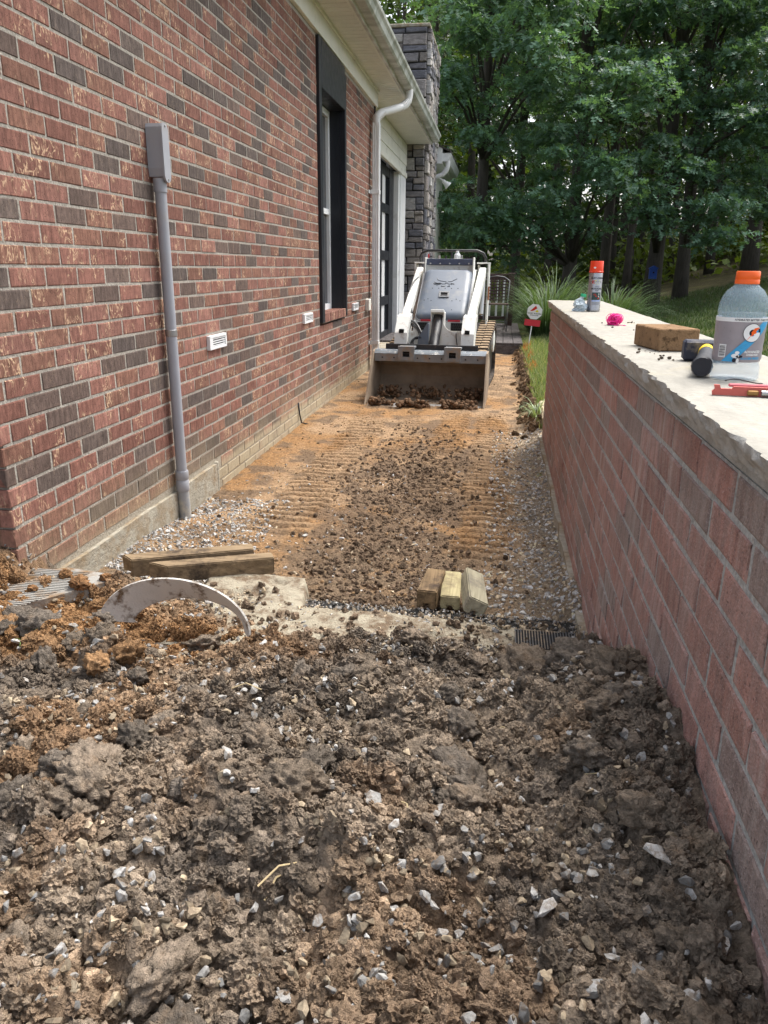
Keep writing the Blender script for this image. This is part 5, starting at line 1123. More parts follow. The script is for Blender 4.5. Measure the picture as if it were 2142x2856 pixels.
# ball of pink string
pb = np.array((0.425, 3.03, CT)); t = thing('string_ball', tuple(pb), 'tangled ball of bright pink mason line on the wall cap', 'string')
PINK = plain('pink_line', (0.86, 0.03, 0.30), 0.6, 0.3, var=0.2, sc=60, bump=0.1)
for q in range(46):
    ax = Vector(rng.normal(size=3)).normalized(); u = ax.orthogonal().normalized(); w = ax.cross(u); r = random.uniform(0.012, 0.023); cc = pb + np.array((random.uniform(-0.012, 0.012), random.uniform(-0.01, 0.01), 0.021))
    W = np.array([cc + np.array(u) * r * math.cos(a) * 1.15 + np.array(w) * r * math.sin(a) for a in np.linspace(0, 5.6, 18)]); W[:, 2] = np.maximum(W[:, 2], CT + 0.0012); MB().tube(W, 0.0011, 5).build('strand', PINK, t, True)
MB().tube([pb + np.array((0.015 * math.cos(a * 2) + a * 0.008, -0.02 + 0.01 * math.sin(a * 3), 0.0012)) for a in np.linspace(0, 4, 24)], 0.0011, 5).build('loose_end', PINK, t, True)
t = MB().tube([(0.47 + 0.09 * s_ + 0.006 * math.sin(s_ * 19), 2.42 + 0.05 * s_ + 0.01 * math.cos(s_ * 14), 0.0012 + CT) for s_ in np.linspace(0, 1, 26)], 0.0013, 5)
prep(t.build('string_length', PINK, None, True), 'loose length of pink mason line behind the tan paver brick', 'string')
# paver brick
bm_ = plain('paver_tan', (0.25, 0.155, 0.085), 0.9, 0.1, var=0.2, sc=30, bump=0.9, bsc=180, dirt=(0.09, 0.055, 0.03), dsc=60, dlo=0.55, dhi=0.68)
d1 = np.array((-0.032, 0.176, 0)); d1 /= np.linalg.norm(d1); d2 = np.array((0.176, 0.032, 0.0)); d2 /= np.linalg.norm(d2); fc = np.array((0.407, 2.07, CT)); bc_ = fc + d1 * 0.092 + d2 * 0.052 + np.array((0, 0, 0.0285))
mb = MB(); mb.box(bc_, (0.104, 0.184, 0.056), np.stack((d2, d1, (0, 0, 1)), 1), 0.003); prep(mb.build('paver_brick', bm_), 'tan brown rough paver brick lying on the wall cap', 'brick')
# sledge hammer
t = thing('club_hammer', (0.48, 1.85, CT), 'short club hammer with black head and yellow and black grip', 'hammer')
hm = plain('hammer_head', (0.022, 0.026, 0.045), 0.55, 0.4, 0.2, var=0.3, dirt=(0.20, 0.18, 0.16), dsc=30, dlo=0.55, dhi=0.75)
MB().box((0.483, 1.872, CT + 0.024), (0.118, 0.046, 0.046), rotz(-0.10), 0.005).build('head', hm, t)
P = np.array([(0.475, 1.87, CT + 0.026), (0.462, 1.82, CT + 0.026), (0.452, 1.78, CT + 0.025), (0.430, 1.70, CT + 0.022), (0.408, 1.62, CT + 0.0205), (0.396, 1.578, CT + 0.021), (0.393, 1.567, CT + 0.021)])
MB().tube(P[:3], [0.014, 0.0165, 0.017], 14, flat=1.0).build('grip_collar', plain('grip_yellow', (0.80, 0.55, 0.01), 0.5, 0.3, var=0.05, bump=0.1), t, True, angle=50)
MB().tube(P[2:], [0.0165, 0.017, 0.0185, 0.0205, 0.018], 14).build('grip', plain('grip_black', (0.022, 0.024, 0.032), 0.55, 0.35, var=0.15, bump=0.2), t, True, angle=50)
# sports drink bottle
b0 = (0.4535, 1.566); bt = thing('drink_bottle', (*b0, CT), 'clear sports drink bottle with orange cap and blue lightning label', 'bottle'); fb = math.atan2(-b0[1], -b0[0])
g = G('bottle_plastic', 0.10, 0.5); g.b.inputs['Base Color'].default_value = (0.86, 0.91, 0.95, 1); g.b.inputs['Transmission Weight'].default_value = 0.55; g.b.inputs['IOR'].default_value = 1.22
dr = g.bump(g.n('ShaderNodeTexVoronoi', {'Vector': g.pos(), 'Scale': 420.0}, feature='SMOOTH_F1').outputs[0], 0.5, 0.002); g.fin(None, dr)
def see_through(g, fac):
    tb = g.n('ShaderNodeBsdfTransparent'); mx_ = g.n('ShaderNodeMixShader', {0: fac, 1: g.b.outputs[0], 2: tb.outputs[0]}); g.t.links.new(mx_.outputs[0], g.out.inputs[0]); return g.m
g.b.inputs['Transmission Weight'].default_value = 0.0; g.b.inputs['Roughness'].default_value = 0.15; g.b.inputs['Base Color'].default_value = (0.60, 0.78, 0.94, 1); MT['bottle'] = see_through(g, 0.78)
PF = [(0.030, 0.0), (0.042, 0.001), (0.0448, 0.005), (0.0450, 0.014), (0.0440, 0.022), (0.0418, 0.030), (0.0412, 0.036), (0.0430, 0.040), (0.0435, 0.046), (0.0428, 0.052), (0.0435, 0.058), (0.0428, 0.064), (0.0430, 0.072), (0.0436, 0.080), (0.0430, 0.086), (0.0440, 0.096), (0.0444, 0.110), (0.0440, 0.118), (0.0430, 0.121), (0.0438, 0.124), (0.0438, 0.132), (0.0425, 0.142), (0.0390, 0.154), (0.0320, 0.165), (0.0240, 0.172), (0.0205, 0.176), (0.0205, 0.182)]
MB().lathe(PF, (*b0, CT), 40).build('bottle_body', MT['bottle'], bt, True, angle=60)
gd = G('pale_drink', 0.05, 0.4); gd.b.inputs['Base Color'].default_value = (0.62, 0.72, 0.80, 1); MT['drink'] = see_through(gd, 0.86)
MB().lathe([(max(r - 0.0016, 0.005), z + 0.0015) for r, z in PF if z < 0.13], (*b0, CT), 40).build('drink', MT['drink'], bt, True)
MB().lathe([(0.0215, 0.1765), (0.0215, 0.1835), (0.0208, 0.1845), (0.0212, 0.1855), (0.0208, 0.1975), (0.0190, 0.1995)], (*b0, CT), 36).build('bottle_cap', plain('cap_orange', (0.90, 0.13, 0.015), 0.4, 0.4, var=0.03, bump=0.02), bt, True, angle=40)
lab = [(r + 0.0006, z) for r, z in PF if 0.034 < z < 0.117]; MB().lathe(lab, (*b0, CT), 40, cap=False).build('label', plain('label_grey', (0.30, 0.275, 0.30), 0.35, 0.4, var=0.12, sc=40, bump=0.02), bt, True)
RL = 0.0452
V, F = rect(0.20, 0.0075, 40); decal(bt, 'label_band', V, F, INKW, b0, RL, fb, CT + 0.1135)
V, F = text_mesh('HYDRATES BETTER THAN WATER', 0.0052, 0.0001, 0.2); decal(bt, 'lettering', V, F, INK, b0, RL + 0.0004, fb + 0.62, CT + 0.1132)
V = [(-0.030, -0.036, 0), (-0.022, -0.036, 0), (-0.014, -0.036, 0), (-0.006, -0.036, 0), (0.040, 0.034, 0), (0.030, 0.034, 0), (0.020, 0.034, 0), (0.010, 0.034, 0)]
V = [(-0.034 + 0.07 * t + w * 0.007, -0.036 + 0.074 * t, 0) for t in np.linspace(0, 1, 12) for w in range(4)]; F = [(i * 4 + j, i * 4 + j + 1, i * 4 + j + 5, i * 4 + j + 4) for i in range(11) for j in range(3)]
decal(bt, 'blue_slash', V, F, INKB, b0, RL + 0.0001, fb + 0.16, CT + 0.073)
GA = fb + 0.50
V, F = disc(0.0170, 0.0170, 0, 0, 28); decal(bt, 'emblem_rim', V, F, INK, b0, RL + 0.0003, GA, CT + 0.0905)
ring_o = [(0.0162 * math.cos(a), 0.0162 * math.sin(a), 0) for a in np.linspace(0.55, 6.1, 24)]; ring_i = [(0.0062 * math.cos(a), 0.0062 * math.sin(a), 0) for a in np.linspace(0.55, 6.1, 24)]
decal(bt, 'emblem_g', ring_o + ring_i, [(i, i + 1, 25 + i, 24 + i) for i in range(23)], INKW, b0, RL + 0.0006, GA, CT + 0.0905)
V, F = rect(0.0125, 0.0052, 4, 0.0095, -0.002); decal(bt, 'emblem_bar', V, F, INKW, b0, RL + 0.0006, GA, CT + 0.0905)
V = [(-0.0095, -0.0135, 0), (-0.001, -0.002, 0), (-0.003, 0.0, 0), (0.003, 0.0085, 0), (0.0135, 0.010, 0), (0.006, 0.002, 0), (0.008, 0.0005, 0)]; decal(bt, 'lightning_bolt', V, [(0, 6, 5, 4, 3, 2, 1)], INKO, b0, RL + 0.0010, GA, CT + 0.0905)
for s, z, sz, m, da in (('ADVANCED', 0.0555, 0.0062, INKW, 0.66), ('HYDRATION', 0.0500, 0.0042, INKW, 0.66), ('GLACIER FREEZE', 0.0435, 0.0052, INKB, 0.60)):
    V, F = text_mesh(s, sz, 0.0002); decal(bt, 'lettering', V, F, m, b0, RL - 0.0006, fb + da, CT + z)
V, F = rect(0.015, 0.024, 4); decal(bt, 'barcode_panel', V, F, INKW, b0, RL - 0.0005, fb - 0.62, CT + 0.056)
for k in range(9): V, F = rect(0.0125, (0.0008, 0.0014)[k % 2], 4); decal(bt, 'barcode_bar', V, F, INK, b0, RL - 0.0002, fb - 0.62, CT + 0.0465 + k * 0.0023)
for (x, y, a, b, m) in ((0.0, 0.006, 0.004, 0.003, INKW), (-0.003, 0.000, 0.007, 0.004, INKW), (0.004, -0.001, 0.006, 0.0025, INK), (-0.004, -0.008, 0.0035, 0.004, INK), (0.002, -0.009, 0.0025, 0.005, INKW)):
    V, F = disc(a, b, x, y, 10); decal(bt, 'label_figure', V, F, m, b0, RL + 0.0005, fb + 0.02, CT + 0.048)
# red folding tool and wire clip
t = thing('folding_tool', (0.43, 1.34, CT), 'red scuffed folding hand tool lying in front of the drink bottle', 'tool'); RT = plain('tool_red', (0.50, 0.11, 0.09), 0.5, 0.4, var=0.15, sc=40, dirt=(0.60, 0.22, 0.18), dsc=30)
Rt = rotz(-0.10); c0 = np.array((0.362, 1.350, CT))
def tl(x, y, z): return c0 + Rt @ np.array((x, y, z))
MB().prism([(0.0, 0.0), (0.16, 0.0), (0.16, 0.015), (0.032, 0.015), (0.030, 0.011), (0.012, 0.011), (0.010, 0.017), (0.001, 0.017), (0.003, 0.010), (-0.001, 0.006)], 0.0, 0.007, 1).build('handle', RT, t)
h_ = t.children[-1]; h_.data.transform(Matrix(Rt).to_4x4()); h_.location = tuple(tl(*(ORG[h_.name])) - ORG[t.name])
MB().box(tl(0.09, 0.012, 0.016), (0.13, 0.006, 0.006), Rt, 0.002).build('handle_back', plain('tool_pink', (0.62, 0.17, 0.20), 0.5, 0.4, var=0.1), t)
MB().tube([tl(0.075, -0.002, 0.006), tl(0.155, -0.002, 0.006)], 0.005, 10).build('steel_pin', MT['steel'], t, True, angle=50)
MB().box(tl(0.062, -0.002, 0.006), (0.018, 0.006, 0.009), Rt, 0.002).build('brass_end', plain('brass_end', (0.30, 0.16, 0.05), 0.5, 0.5, 0.5, var=0.2), t)
MB().tube([tl(0.02 + 0.06 * s_, 0.02 + 0.004 * math.sin(s_ * 9), 0.022 + 0.003 * math.sin(s_ * 5)) for s_ in np.linspace(0, 1, 14)], 0.0012, 6).build('wire_clip', MT['lblack'], t, True)
for i in range(26):
    x = random.uniform(0.345, 0.41); y = random.uniform(1.85, 2.1); s_ = random.uniform(0.0015, 0.005)
    if i > 14: x, y = random.uniform(0.36, 0.56), random.uniform(2.75, 3.3)
    v, f = LUMP1[i % 8]; o = fast_obj('soil_crumb', v * s_ + np.array((x, y, CT + s_ * 0.7)), f, MT['soil'], None, np.tile((0.13, 0.10, 0.075), (len(v), 1)), True)
    prep(o, 'small crumb of dry soil beside the paver brick on the wall cap' if i <= 14 else 'small crumb of dry soil near the pink string on the wall cap', 'crumb', 'crumbs by the paver brick' if i <= 14 else 'crumbs by the pink string')

# ================================================================== YARD SIGN
sg = thing('yard_sign', (0.432, 11.4, 0.15), 'white octagonal yard sign with red panel on a thin white stake', 'sign')
tilt = roty(0.09); sb = np.array((0.43, 11.4, 0.14))
def sp3(x, z, y=0.0): return sb + tilt @ np.array((x, y, z))
MB().tube([sp3(0, -0.05), sp3(0, 0.36)], 0.008, 8).build('stake', MT['white'], sg)
def plate(poly, y0, y1, mat, name):
    n = len(poly); V = [sp3(x, z, y) for y in (y0, y1) for x, z in poly]
    return MB().add(V, [tuple(range(n)), tuple(range(n, 2 * n))[::-1]] + [(i, (i + 1) % n, n + (i + 1) % n, n + i) for i in range(n)]).build(name, mat, sg)
plate([(0.012 + 0.112 * math.cos(math.radians(22.5 + 45 * k)), 0.475 + 0.112 * math.sin(math.radians(22.5 + 45 * k))) for k in range(8)], -0.012, -0.006, INKW, 'octagon_panel')
plate([(-0.108, 0.275), (0.115, 0.275), (0.115, 0.362), (-0.108, 0.362)], -0.010, -0.004, MT['red'], 'red_panel')
plate([(-0.055, 0.478), (0.020, 0.560), (0.042, 0.525), (0.0, 0.492), (-0.03, 0.480)], -0.0150, -0.0125, INKR, 'red_roof_mark')
plate([(0.018, 0.482), (0.045, 0.505), (0.070, 0.482), (0.046, 0.470)], -0.0150, -0.0125, INKY, 'yellow_mark')
for s, z, size in (('SUNSET BUILDERS', 0.450, 0.024), ('CONSTRUCTION', 0.425, 0.015)):
    V, F = text_mesh(s, size, 0.0006); V = np.array([sp3(0.012 + v[0], z + v[1], -0.0135) for v in V]); MB().add(V, F).build('lettering', INK, sg)

# ================================================================== DECK, RAILING, CHAIR
dk = thing('deck', (-0.5, 13.0, 0.2), 'low grey plank deck with dark railing and white balusters behind the loader', 'deck')
for k in range(16): span('deck_board', (0.20 - k * 0.143 - 0.137, 11.05 + 0.01 * random.random(), 0.168), (0.20 - k * 0.143, 15.15, 0.198), MT['deck'], dk, 0.004)
span('edge_board', (0.205, 11.03, 0.150), (0.335, 15.15, 0.200), MT['deck'], dk, 0.004)
span('fascia_board', (-2.1, 11.045, 0.0), (0.33, 11.075, 0.165), MT['deck'], dk, 0.004)
span('joist_frame', (-2.1, 11.1, -0.1), (0.30, 15.1, 0.166), MT['dark'], dk)
rl = MB().box((-0.52, 14.55, 1.085), (1.40, 0.10, 0.035), None, 0.005).box((-0.52, 14.55, 0.33), (1.40, 0.04, 0.06), None, 0.004).box((-0.52, 14.55, 1.03), (1.40, 0.04, 0.07), None, 0.004).build('railing', MT['rail'], dk)
for x in (0.165, -1.19): MB().box((x, 14.55, 0.62), (0.115, 0.115, 0.95), None, 0.006).box((x, 14.55, 1.105), (0.14, 0.14, 0.03), None, 0.006).build('post', MT['rail'], rl)
for k in range(10): box('baluster', (0.045 - k * 0.125, 14.55, 0.68), (0.036, 0.03, 0.66), MT['white'], rl, None, 0.003)
chz = 0.199; chx, chy = -0.08, 13.3
cr = thing('patio_chair', (chx, chy, chz), 'dark metal patio chair with woven back standing on the deck', 'chair')
for s in (-1, 1):
    MB().tube([(chx + s * 0.19, chy - 0.20, chz), (chx + s * 0.20, chy - 0.19, chz + 0.42), (chx + s * 0.20, chy + 0.18, chz + 0.42)], 0.010, 8).build('leg', MT['lsteel'], cr, True)
    MB().tube([(chx + s * 0.16, chy + 0.24, chz), (chx + s * 0.19, chy + 0.18, chz + 0.42), (chx + s * 0.21, chy + 0.26, chz + 0.80), (chx + s * 0.12, chy + 0.27, chz + 0.86)], 0.010, 8).build('leg', MT['lsteel'], cr, True)
MB().tube([(chx - 0.12, chy + 0.27, chz + 0.86), (chx, chy + 0.275, chz + 0.875), (chx + 0.12, chy + 0.27, chz + 0.86)], 0.010, 8).build('top_rail', MT['lsteel'], cr, True)
MB().box((chx, chy, chz + 0.43), (0.42, 0.40, 0.022), None, 0.006).build('seat', MT['rail'], cr)
MB().tube([(chx - 0.19, chy - 0.2, chz + 0.16), (chx + 0.19, chy - 0.2, chz + 0.16)], 0.006, 6).build('stretcher', MT['lsteel'], cr)
for k in range(7): MB().tube([(chx - 0.15 + k * 0.05, chy + 0.20, chz + 0.46), (chx - 0.15 + k * 0.05, chy + 0.265, chz + 0.84)], 0.010, 5).build('back_strip', MT['rail'], cr)
for k in range(7): MB().tube([(chx - 0.19, chy + 0.205 + k * 0.009, chz + 0.49 + k * 0.05), (chx + 0.19, chy + 0.205 + k * 0.009, chz + 0.49 + k * 0.05)], 0.010, 5).build('back_strip', MT['rail'], cr)

# ================================================================== EDGE BLOCK BY THE WALL END
mb = MB()
for k in range(3): mb.box((0.385 + 0.004 * k, 5.62 + k * 0.25, 0.06), (0.085, 0.235, 0.25), rotz(0.03 * (k - 1)), 0.012)
prep(mb.build('edging_blocks', plain('tan_block', (0.42, 0.35, 0.25), 0.9, 0.1, var=0.2, bump=0.8, bsc=70)), 'tan landscape edging blocks beyond the end of the capped wall', 'edging')

# ================================================================== GRASSES
def blades(x, y, z, h, lean, w, cols):
    n = len(x); a = rng.uniform(0, 6.283, n); b = rng.uniform(0, 6.283, n); base = np.stack((x, y, z), 1)
    wv = np.stack((np.cos(a) * w, np.sin(a) * w, np.zeros(n)), 1); tip = base + np.stack((np.cos(b) * lean, np.sin(b) * lean, h), 1)
    V = np.stack((base - wv, base + wv, tip), 1).reshape(-1, 3); return V, np.arange(3 * n).reshape(-1, 3), np.repeat(cols, 3, axis=0)
n = 16000; y = 5.45 + 7.2 * rng.random(n); x = 0.30 + 0.06 * fbm(y * 3, y * 0, 201, 3) + (0.9 + 0.15 * (y - 5)) * rng.random(n) ** 1.2; k = ~((x > 0.32) & (x < 0.66) & (y < 5.45)); x, y = x[k], y[k]; n = len(x)
h = rng.uniform(0.04, 0.095, n) * (0.7 + 0.8 * fbm(x * 4, y * 4, 202, 2)); t_ = rng.random((n, 1)); c = np.array((0.19, 0.26, 0.095)) * (0.7 + 0.7 * t_) ; dry = (rng.random((n, 1)) < 0.25); c = np.where(dry, np.array((0.42, 0.40, 0.24)), c)  # green raised to look sunlit, with dry blades mixed in
pm = (np.abs(x - 0.40 - 0.02 * np.sin(y * 4)) < 0.045) & (y > 8.4) & (y < 11.3) & (fbm(x * 9, y * 5, 203, 2) > 0.42) & (rng.random(n) < 0.45); c[pm] = (0.62, 0.15, 0.035)
V, F, C = blades(x, y, lawn_z(x, y) - 0.005 - 0.05 * sstep(0.42, 0.30, x), h, h * rng.uniform(0.1, 0.7, n), 0.0035, c)
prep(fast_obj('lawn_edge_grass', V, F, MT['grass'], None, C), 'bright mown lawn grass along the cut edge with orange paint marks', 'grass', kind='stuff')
n = 42000; x = 0.7 + 9.5 * rng.random(n); y = 7.5 + 15 * rng.random(n) ** 1.1; h = rng.uniform(0.05, 0.10, n); c = np.array((0.054, 0.092, 0.030)) * rng.uniform(0.7, 1.5, (n, 1))  # darker blade colour stands in for the shade under the trees
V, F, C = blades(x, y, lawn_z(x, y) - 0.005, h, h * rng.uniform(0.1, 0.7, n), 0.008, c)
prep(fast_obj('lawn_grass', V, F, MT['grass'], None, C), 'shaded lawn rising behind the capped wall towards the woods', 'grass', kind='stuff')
def tuft(name, c0, nb, L0, L1, spread, w, col, label, droop=1.0, group=None):
    V = []; F = []; C = []; m = 7; off = 0
    for i in range(nb):
        a = random.uniform(0, 6.283); L = random.uniform(L0, L1); r0 = spread * 0.25 * math.sqrt(random.random()); el = random.uniform(0.9, 1.5); b = np.array(c0) + np.array((r0 * math.cos(a), r0 * math.sin(a), -0.02))
        p = b.copy(); dirv = np.array((math.cos(a) * math.cos(el), math.sin(a) * math.cos(el), math.sin(el))); sd_ = np.array((-math.sin(a), math.cos(a), 0)); cc = np.array(col) * random.uniform(0.6, 1.6)
        for k in range(m):
            t = k / (m - 1); ww = w * (1 - t) ** 0.7 + 0.0006; V += [p - sd_ * ww, p + sd_ * ww]; C += [cc * (0.8 + 0.5 * t)] * 2; p = p + dirv * L / (m - 1); dirv = dirv + np.array((math.cos(a) * 0.10, math.sin(a) * 0.10, -0.30 * droop * (0.5 + t))); dirv /= np.linalg.norm(dirv)
        for k in range(m - 1): q = off + 2 * k; F.append((q, q + 1, q + 3, q + 2))
        off += 2 * m
    o = fast_obj(name, np.array(V), np.array(F), MT['grass'], None, np.array(C), True); return prep(o, label, 'grass', group)
GC = (0.070, 0.115, 0.052)
tuft('ornamental_grass', (0.72, 12.7, 0.15), 620, 0.8, 1.3, 0.9, 0.007, GC, 'tall arching ornamental grass clump just behind the octagonal sign')
tuft('ornamental_grass', (1.75, 12.9, 0.15), 620, 0.8, 1.3, 0.95, 0.007, GC, 'tall arching ornamental grass clump beyond the spray can')
tuft('ornamental_grass', (0.95, 14.2, 0.15), 380, 1.0, 1.6, 1.0, 0.007, (0.11, 0.16, 0.085), 'ornamental grass clump beside the deck railing post')
tuft('grass_tuft', (0.33, 5.95, 0.09), 70, 0.16, 0.30, 0.12, 0.004, (0.22, 0.28, 0.16), 'pale drooping grass tuft hanging over the edging blocks', 1.5)
tuft('grass_tuft', (0.31, 4.42, 0.02), 26, 0.04, 0.08, 0.04, 0.003, (0.12, 0.22, 0.04), 'tiny green weed at the foot of the capped wall')
tuft('grass_tuft', (-1.18, 1.62, 0.27), 9, 0.05, 0.10, 0.04, 0.0015, (0.16, 0.24, 0.07), 'few green grass blades growing on the orange soil')
for (x, y, a, L) in ((-0.28, 0.78, 0.9, 0.07), (-0.27, 0.775, 1.3, 0.06), (0.02, 1.28, 0.5, 0.06), (0.17, 1.05, -0.4, 0.05), (-0.09, 0.93, 2.0, 0.05), (-0.5, 1.3, 0.2, 0.06)):
    z = float(pile_at(np.array([x]), np.array([y]))[0]) + 0.022
    prep(MB().tube([(x, y, z), (x + L * 0.5 * math.cos(a), y + L * 0.5 * math.sin(a), z + 0.012), (x + L * math.cos(a), y + L * math.sin(a), z - 0.004)], 0.0014, 5).build('straw', plain('dry_straw', (0.48, 0.38, 0.22), 0.8, 0.2)), 'dry straw stalk lying on the soil heap', 'straw', 'straw stalks on the soil heap')

# ================================================================== TREES
LEAF_V = np.array([(0, 0, 0), (0.30, 0.24, 0.03), (0, 0.32, -0.02), (0.44, 0.58, 0.04), (0, 0.64, -0.02), (0, 1.0, -0.06), (-0.30, 0.24, 0.03), (-0.44, 0.58, 0.04), (0.22, 0.92, 0.0), (-0.22, 0.92, 0.0)], float)
LEAF_F = np.array([(0, 1, 2), (0, 2, 6), (2, 3, 4), (2, 4, 7), (4, 8, 5), (4, 5, 9)])
QUAD_V = np.array([(0, 0, 0), (0.42, 0.5, 0.05), (0, 1, -0.05), (-0.42, 0.5, 0.05)], float); QUAD_F = np.array([(0, 1, 2), (0, 2, 3)])
def leaf_cloud(centres, radii, per, size, col, flat=0.35, leaf=(LEAF_V, LEAF_F)):
    m = len(centres); n = m * per; ci = np.repeat(np.arange(m), per); d = rng.normal(size=(n, 3)); d /= np.linalg.norm(d, axis=1)[:, None]; r = rng.random(n) ** 0.5
    pos = centres[ci] + d * (r * radii[ci])[:, None] * np.array((1, 1, flat)); pos[:, 2] -= 0.35 * (r * r) * radii[ci]
    yaw = np.arctan2(d[:, 1], d[:, 0]) + rng.normal(0, 0.8, n); pit = rng.normal(-0.35, 0.45, n); rol = rng.normal(0, 0.55, n)
    cy_, sy_, cp_, sp_, cr_, sr_ = np.cos(yaw), np.sin(yaw), np.cos(pit), np.sin(pit), np.cos(rol), np.sin(rol)
    fy = np.stack((cy_ * cp_, sy_ * cp_, sp_), 1); sx_ = np.stack((sy_, -cy_, np.zeros(n)), 1); up = np.cross(sx_, fy)
    xx = sx_ * cr_[:, None] + up * sr_[:, None]; zz = np.cross(xx, fy); R = np.stack((xx, fy, zz), 2); s = size * rng.uniform(0.7, 1.25, n)
    cols = np.array(col) * (rng.uniform(0.65, 1.4, (n, 1)) * (0.75 + 0.5 * rng.random((m, 1))[ci])); return merge([leaf], np.zeros(n, int), pos, R, s, cols)
def trunk_mb(b, h, r, lean=(0, 0), seed=0, limbs=()):
    mb = MB(); r_ = random.Random(seed); k = 9; P = []; wob = [r_.uniform(-1, 1) for _ in range(4)]
    for i in range(k): t = i / (k - 1); P.append((b[0] + lean[0] * t + 0.05 * wob[0] * math.sin(t * 5 + wob[1] * 3), b[1] + lean[1] * t + 0.05 * wob[2] * math.sin(t * 4), b[2] - 0.15 + (h + 0.15) * t))
    mb.tube(P, [r * (1.28 if i == 0 else 1.0 - 0.70 * (i / (k - 1))) for i in range(k)], 12); P = np.array(P)
    for (tgt, t0) in limbs:
        i = min(k - 2, int(t0 * (k - 1))); s0 = P[i]; e = np.array(tgt); mid = (s0 + e) / 2 + np.array((0, 0, 0.25)); rr_ = r * (1 - 0.7 * t0) * 0.42; mb.tube([s0, s0 * 0.6 + mid * 0.4, mid, mid * 0.4 + e * 0.6, e], [rr_, rr_ * 0.75, rr_ * 0.55, rr_ * 0.35, 0.01], 7)
    return mb
def oak(name, b, h, r, crown, ncl, per, size, col, label, group, seed, lean=(0, 0), frontal=None):
    """crown: list of (cx,cy,cz,rx,ry,rz) ellipsoids holding leaf sprays"""
    t = thing(name, tuple(b), label, 'tree', group); cs = []; rs = []; r_ = np.random.default_rng(seed); w = np.array([e[3] * e[5] for e in crown]); cnt = np.maximum(3, (ncl * w / w.sum()).astype(int))
    for e, q in zip(crown, cnt):
        d = r_.normal(size=(q, 3)); d /= np.linalg.norm(d, axis=1)[:, None]; rad = 0.35 + 0.65 * r_.random(q) ** 0.5; cs.append(np.array(e[:3]) + d * rad[:, None] * np.array(e[3:])); rs.append(r_.uniform(0.32, 0.72, q))
    cs = np.concatenate(cs); rs = np.concatenate(rs); pick = r_.choice(len(cs), min(len(cs), 16), replace=False); lim = [(cs[i], float(np.clip((cs[i][2] - b[2]) / h * 0.75, 0.15, 0.85))) for i in pick]
    tm = trunk_mb(b, h, r, lean, seed, lim).build('trunk', MT['bark'], t, True); V, F, C = leaf_cloud(cs, rs, per, size, col); fast_obj('crown', V, F, MT['leaf'], t, C); return t
OC = (0.116, 0.208, 0.142); OC2 = (0.096, 0.176, 0.120); OC3 = (0.090, 0.150, 0.080)
def gz(x, y): return float(lawn_z(np.array([x]), np.array([y]))[0])
def at(x, y): return (x, y, gz(x, y))
oak('oak_tree', at(-0.55, 18.6), 9, 0.16, [(-0.1, 17.2, 6.3, 1.7, 1.4, 1.0), (0.2, 17.0, 5.1, 1.1, 1.0, 0.6), (-1.0, 17.3, 4.4, 0.8, 0.9, 0.7), (-0.9, 17.4, 2.3, 0.8, 0.8, 0.7), (-0.7, 18.6, 7.6, 2.0, 1.5, 1.0)], 105, 70, 0.17, OC, 'pin oak with pale star shaped leaves rising right behind the stone chimney', 'oaks at the edge of the woods', 301)
oak('oak_tree', at(1.55, 19.5), 10, 0.17, [(0.9, 17.6, 4.2, 1.5, 1.2, 0.55), (1.2, 17.4, 3.1, 1.3, 1.0, 0.55), (2.0, 18.0, 5.0, 1.4, 1.2, 0.7), (1.6, 19.2, 7.2, 2.2, 1.6, 1.3), (0.3, 18.0, 2.6, 1.1, 0.9, 0.5), (-0.2, 18.2, 1.9, 1.2, 0.8, 0.6), (1.6, 18.6, 2.3, 0.8, 0.7, 0.35)], 140, 70, 0.17, OC, 'oak with layered drooping sprays of pale leaves above the ornamental grass', 'oaks at the edge of the woods', 302)
oak('oak_tree', at(3.72, 20.6), 11, 0.20, [(3.0, 18.8, 3.4, 1.2, 1.0, 0.6), (3.7, 18.3, 2.6, 1.1, 0.8, 0.55), (4.4, 19.0, 4.4, 1.5, 1.2, 0.8), (3.4, 19.8, 6.0, 1.8, 1.4, 1.0), (4.0, 20.4, 7.8, 2.3, 1.7, 1.2)], 125, 68, 0.17, OC2, 'thick trunked oak carrying a small blue birdhouse', 'oaks at the edge of the woods', 303)
oak('oak_tree', at(4.55, 21.3), 11, 0.17, [(5.0, 19.6, 3.3, 1.0, 0.9, 0.6), (5.6, 19.4, 5.2, 1.5, 1.2, 1.0), (5.2, 21.0, 7.4, 2.0, 1.6, 1.2), (4.9, 18.8, 2.5, 0.7, 0.6, 0.4), (4.2, 18.2, 2.05, 0.7, 0.5, 0.3)], 105, 68, 0.17, OC2, 'oak standing beside the birdhouse oak on the rising lawn', 'oaks at the edge of the woods', 304)
oak('oak_tree', at(6.9, 23.8), 12, 0.22, [(6.6, 21.8, 4.2, 1.4, 1.2, 0.8), (7.0, 21.4, 6.2, 1.7, 1.4, 1.1), (6.8, 23.0, 8.4, 2.4, 1.8, 1.3), (6.2, 21.2, 2.9, 1.0, 0.7, 0.4), (8.4, 22.0, 5.0, 1.3, 1.2, 1.0)], 110, 64, 0.18, OC2, 'big oak higher up the lawn above the drink bottle', 'oaks at the edge of the woods', 305)
oak('oak_tree', at(2.75, 22.5), 12, 0.15, [(2.4, 21.5, 5.0, 1.5, 1.2, 1.0), (2.6, 22.0, 7.6, 2.1, 1.6, 1.4), (1.5, 22.0, 9.0, 2.0, 1.5, 1.0)], 80, 60, 0.18, OC3, 'slender oak between the two front oaks', 'oaks at the edge of the woods', 306)
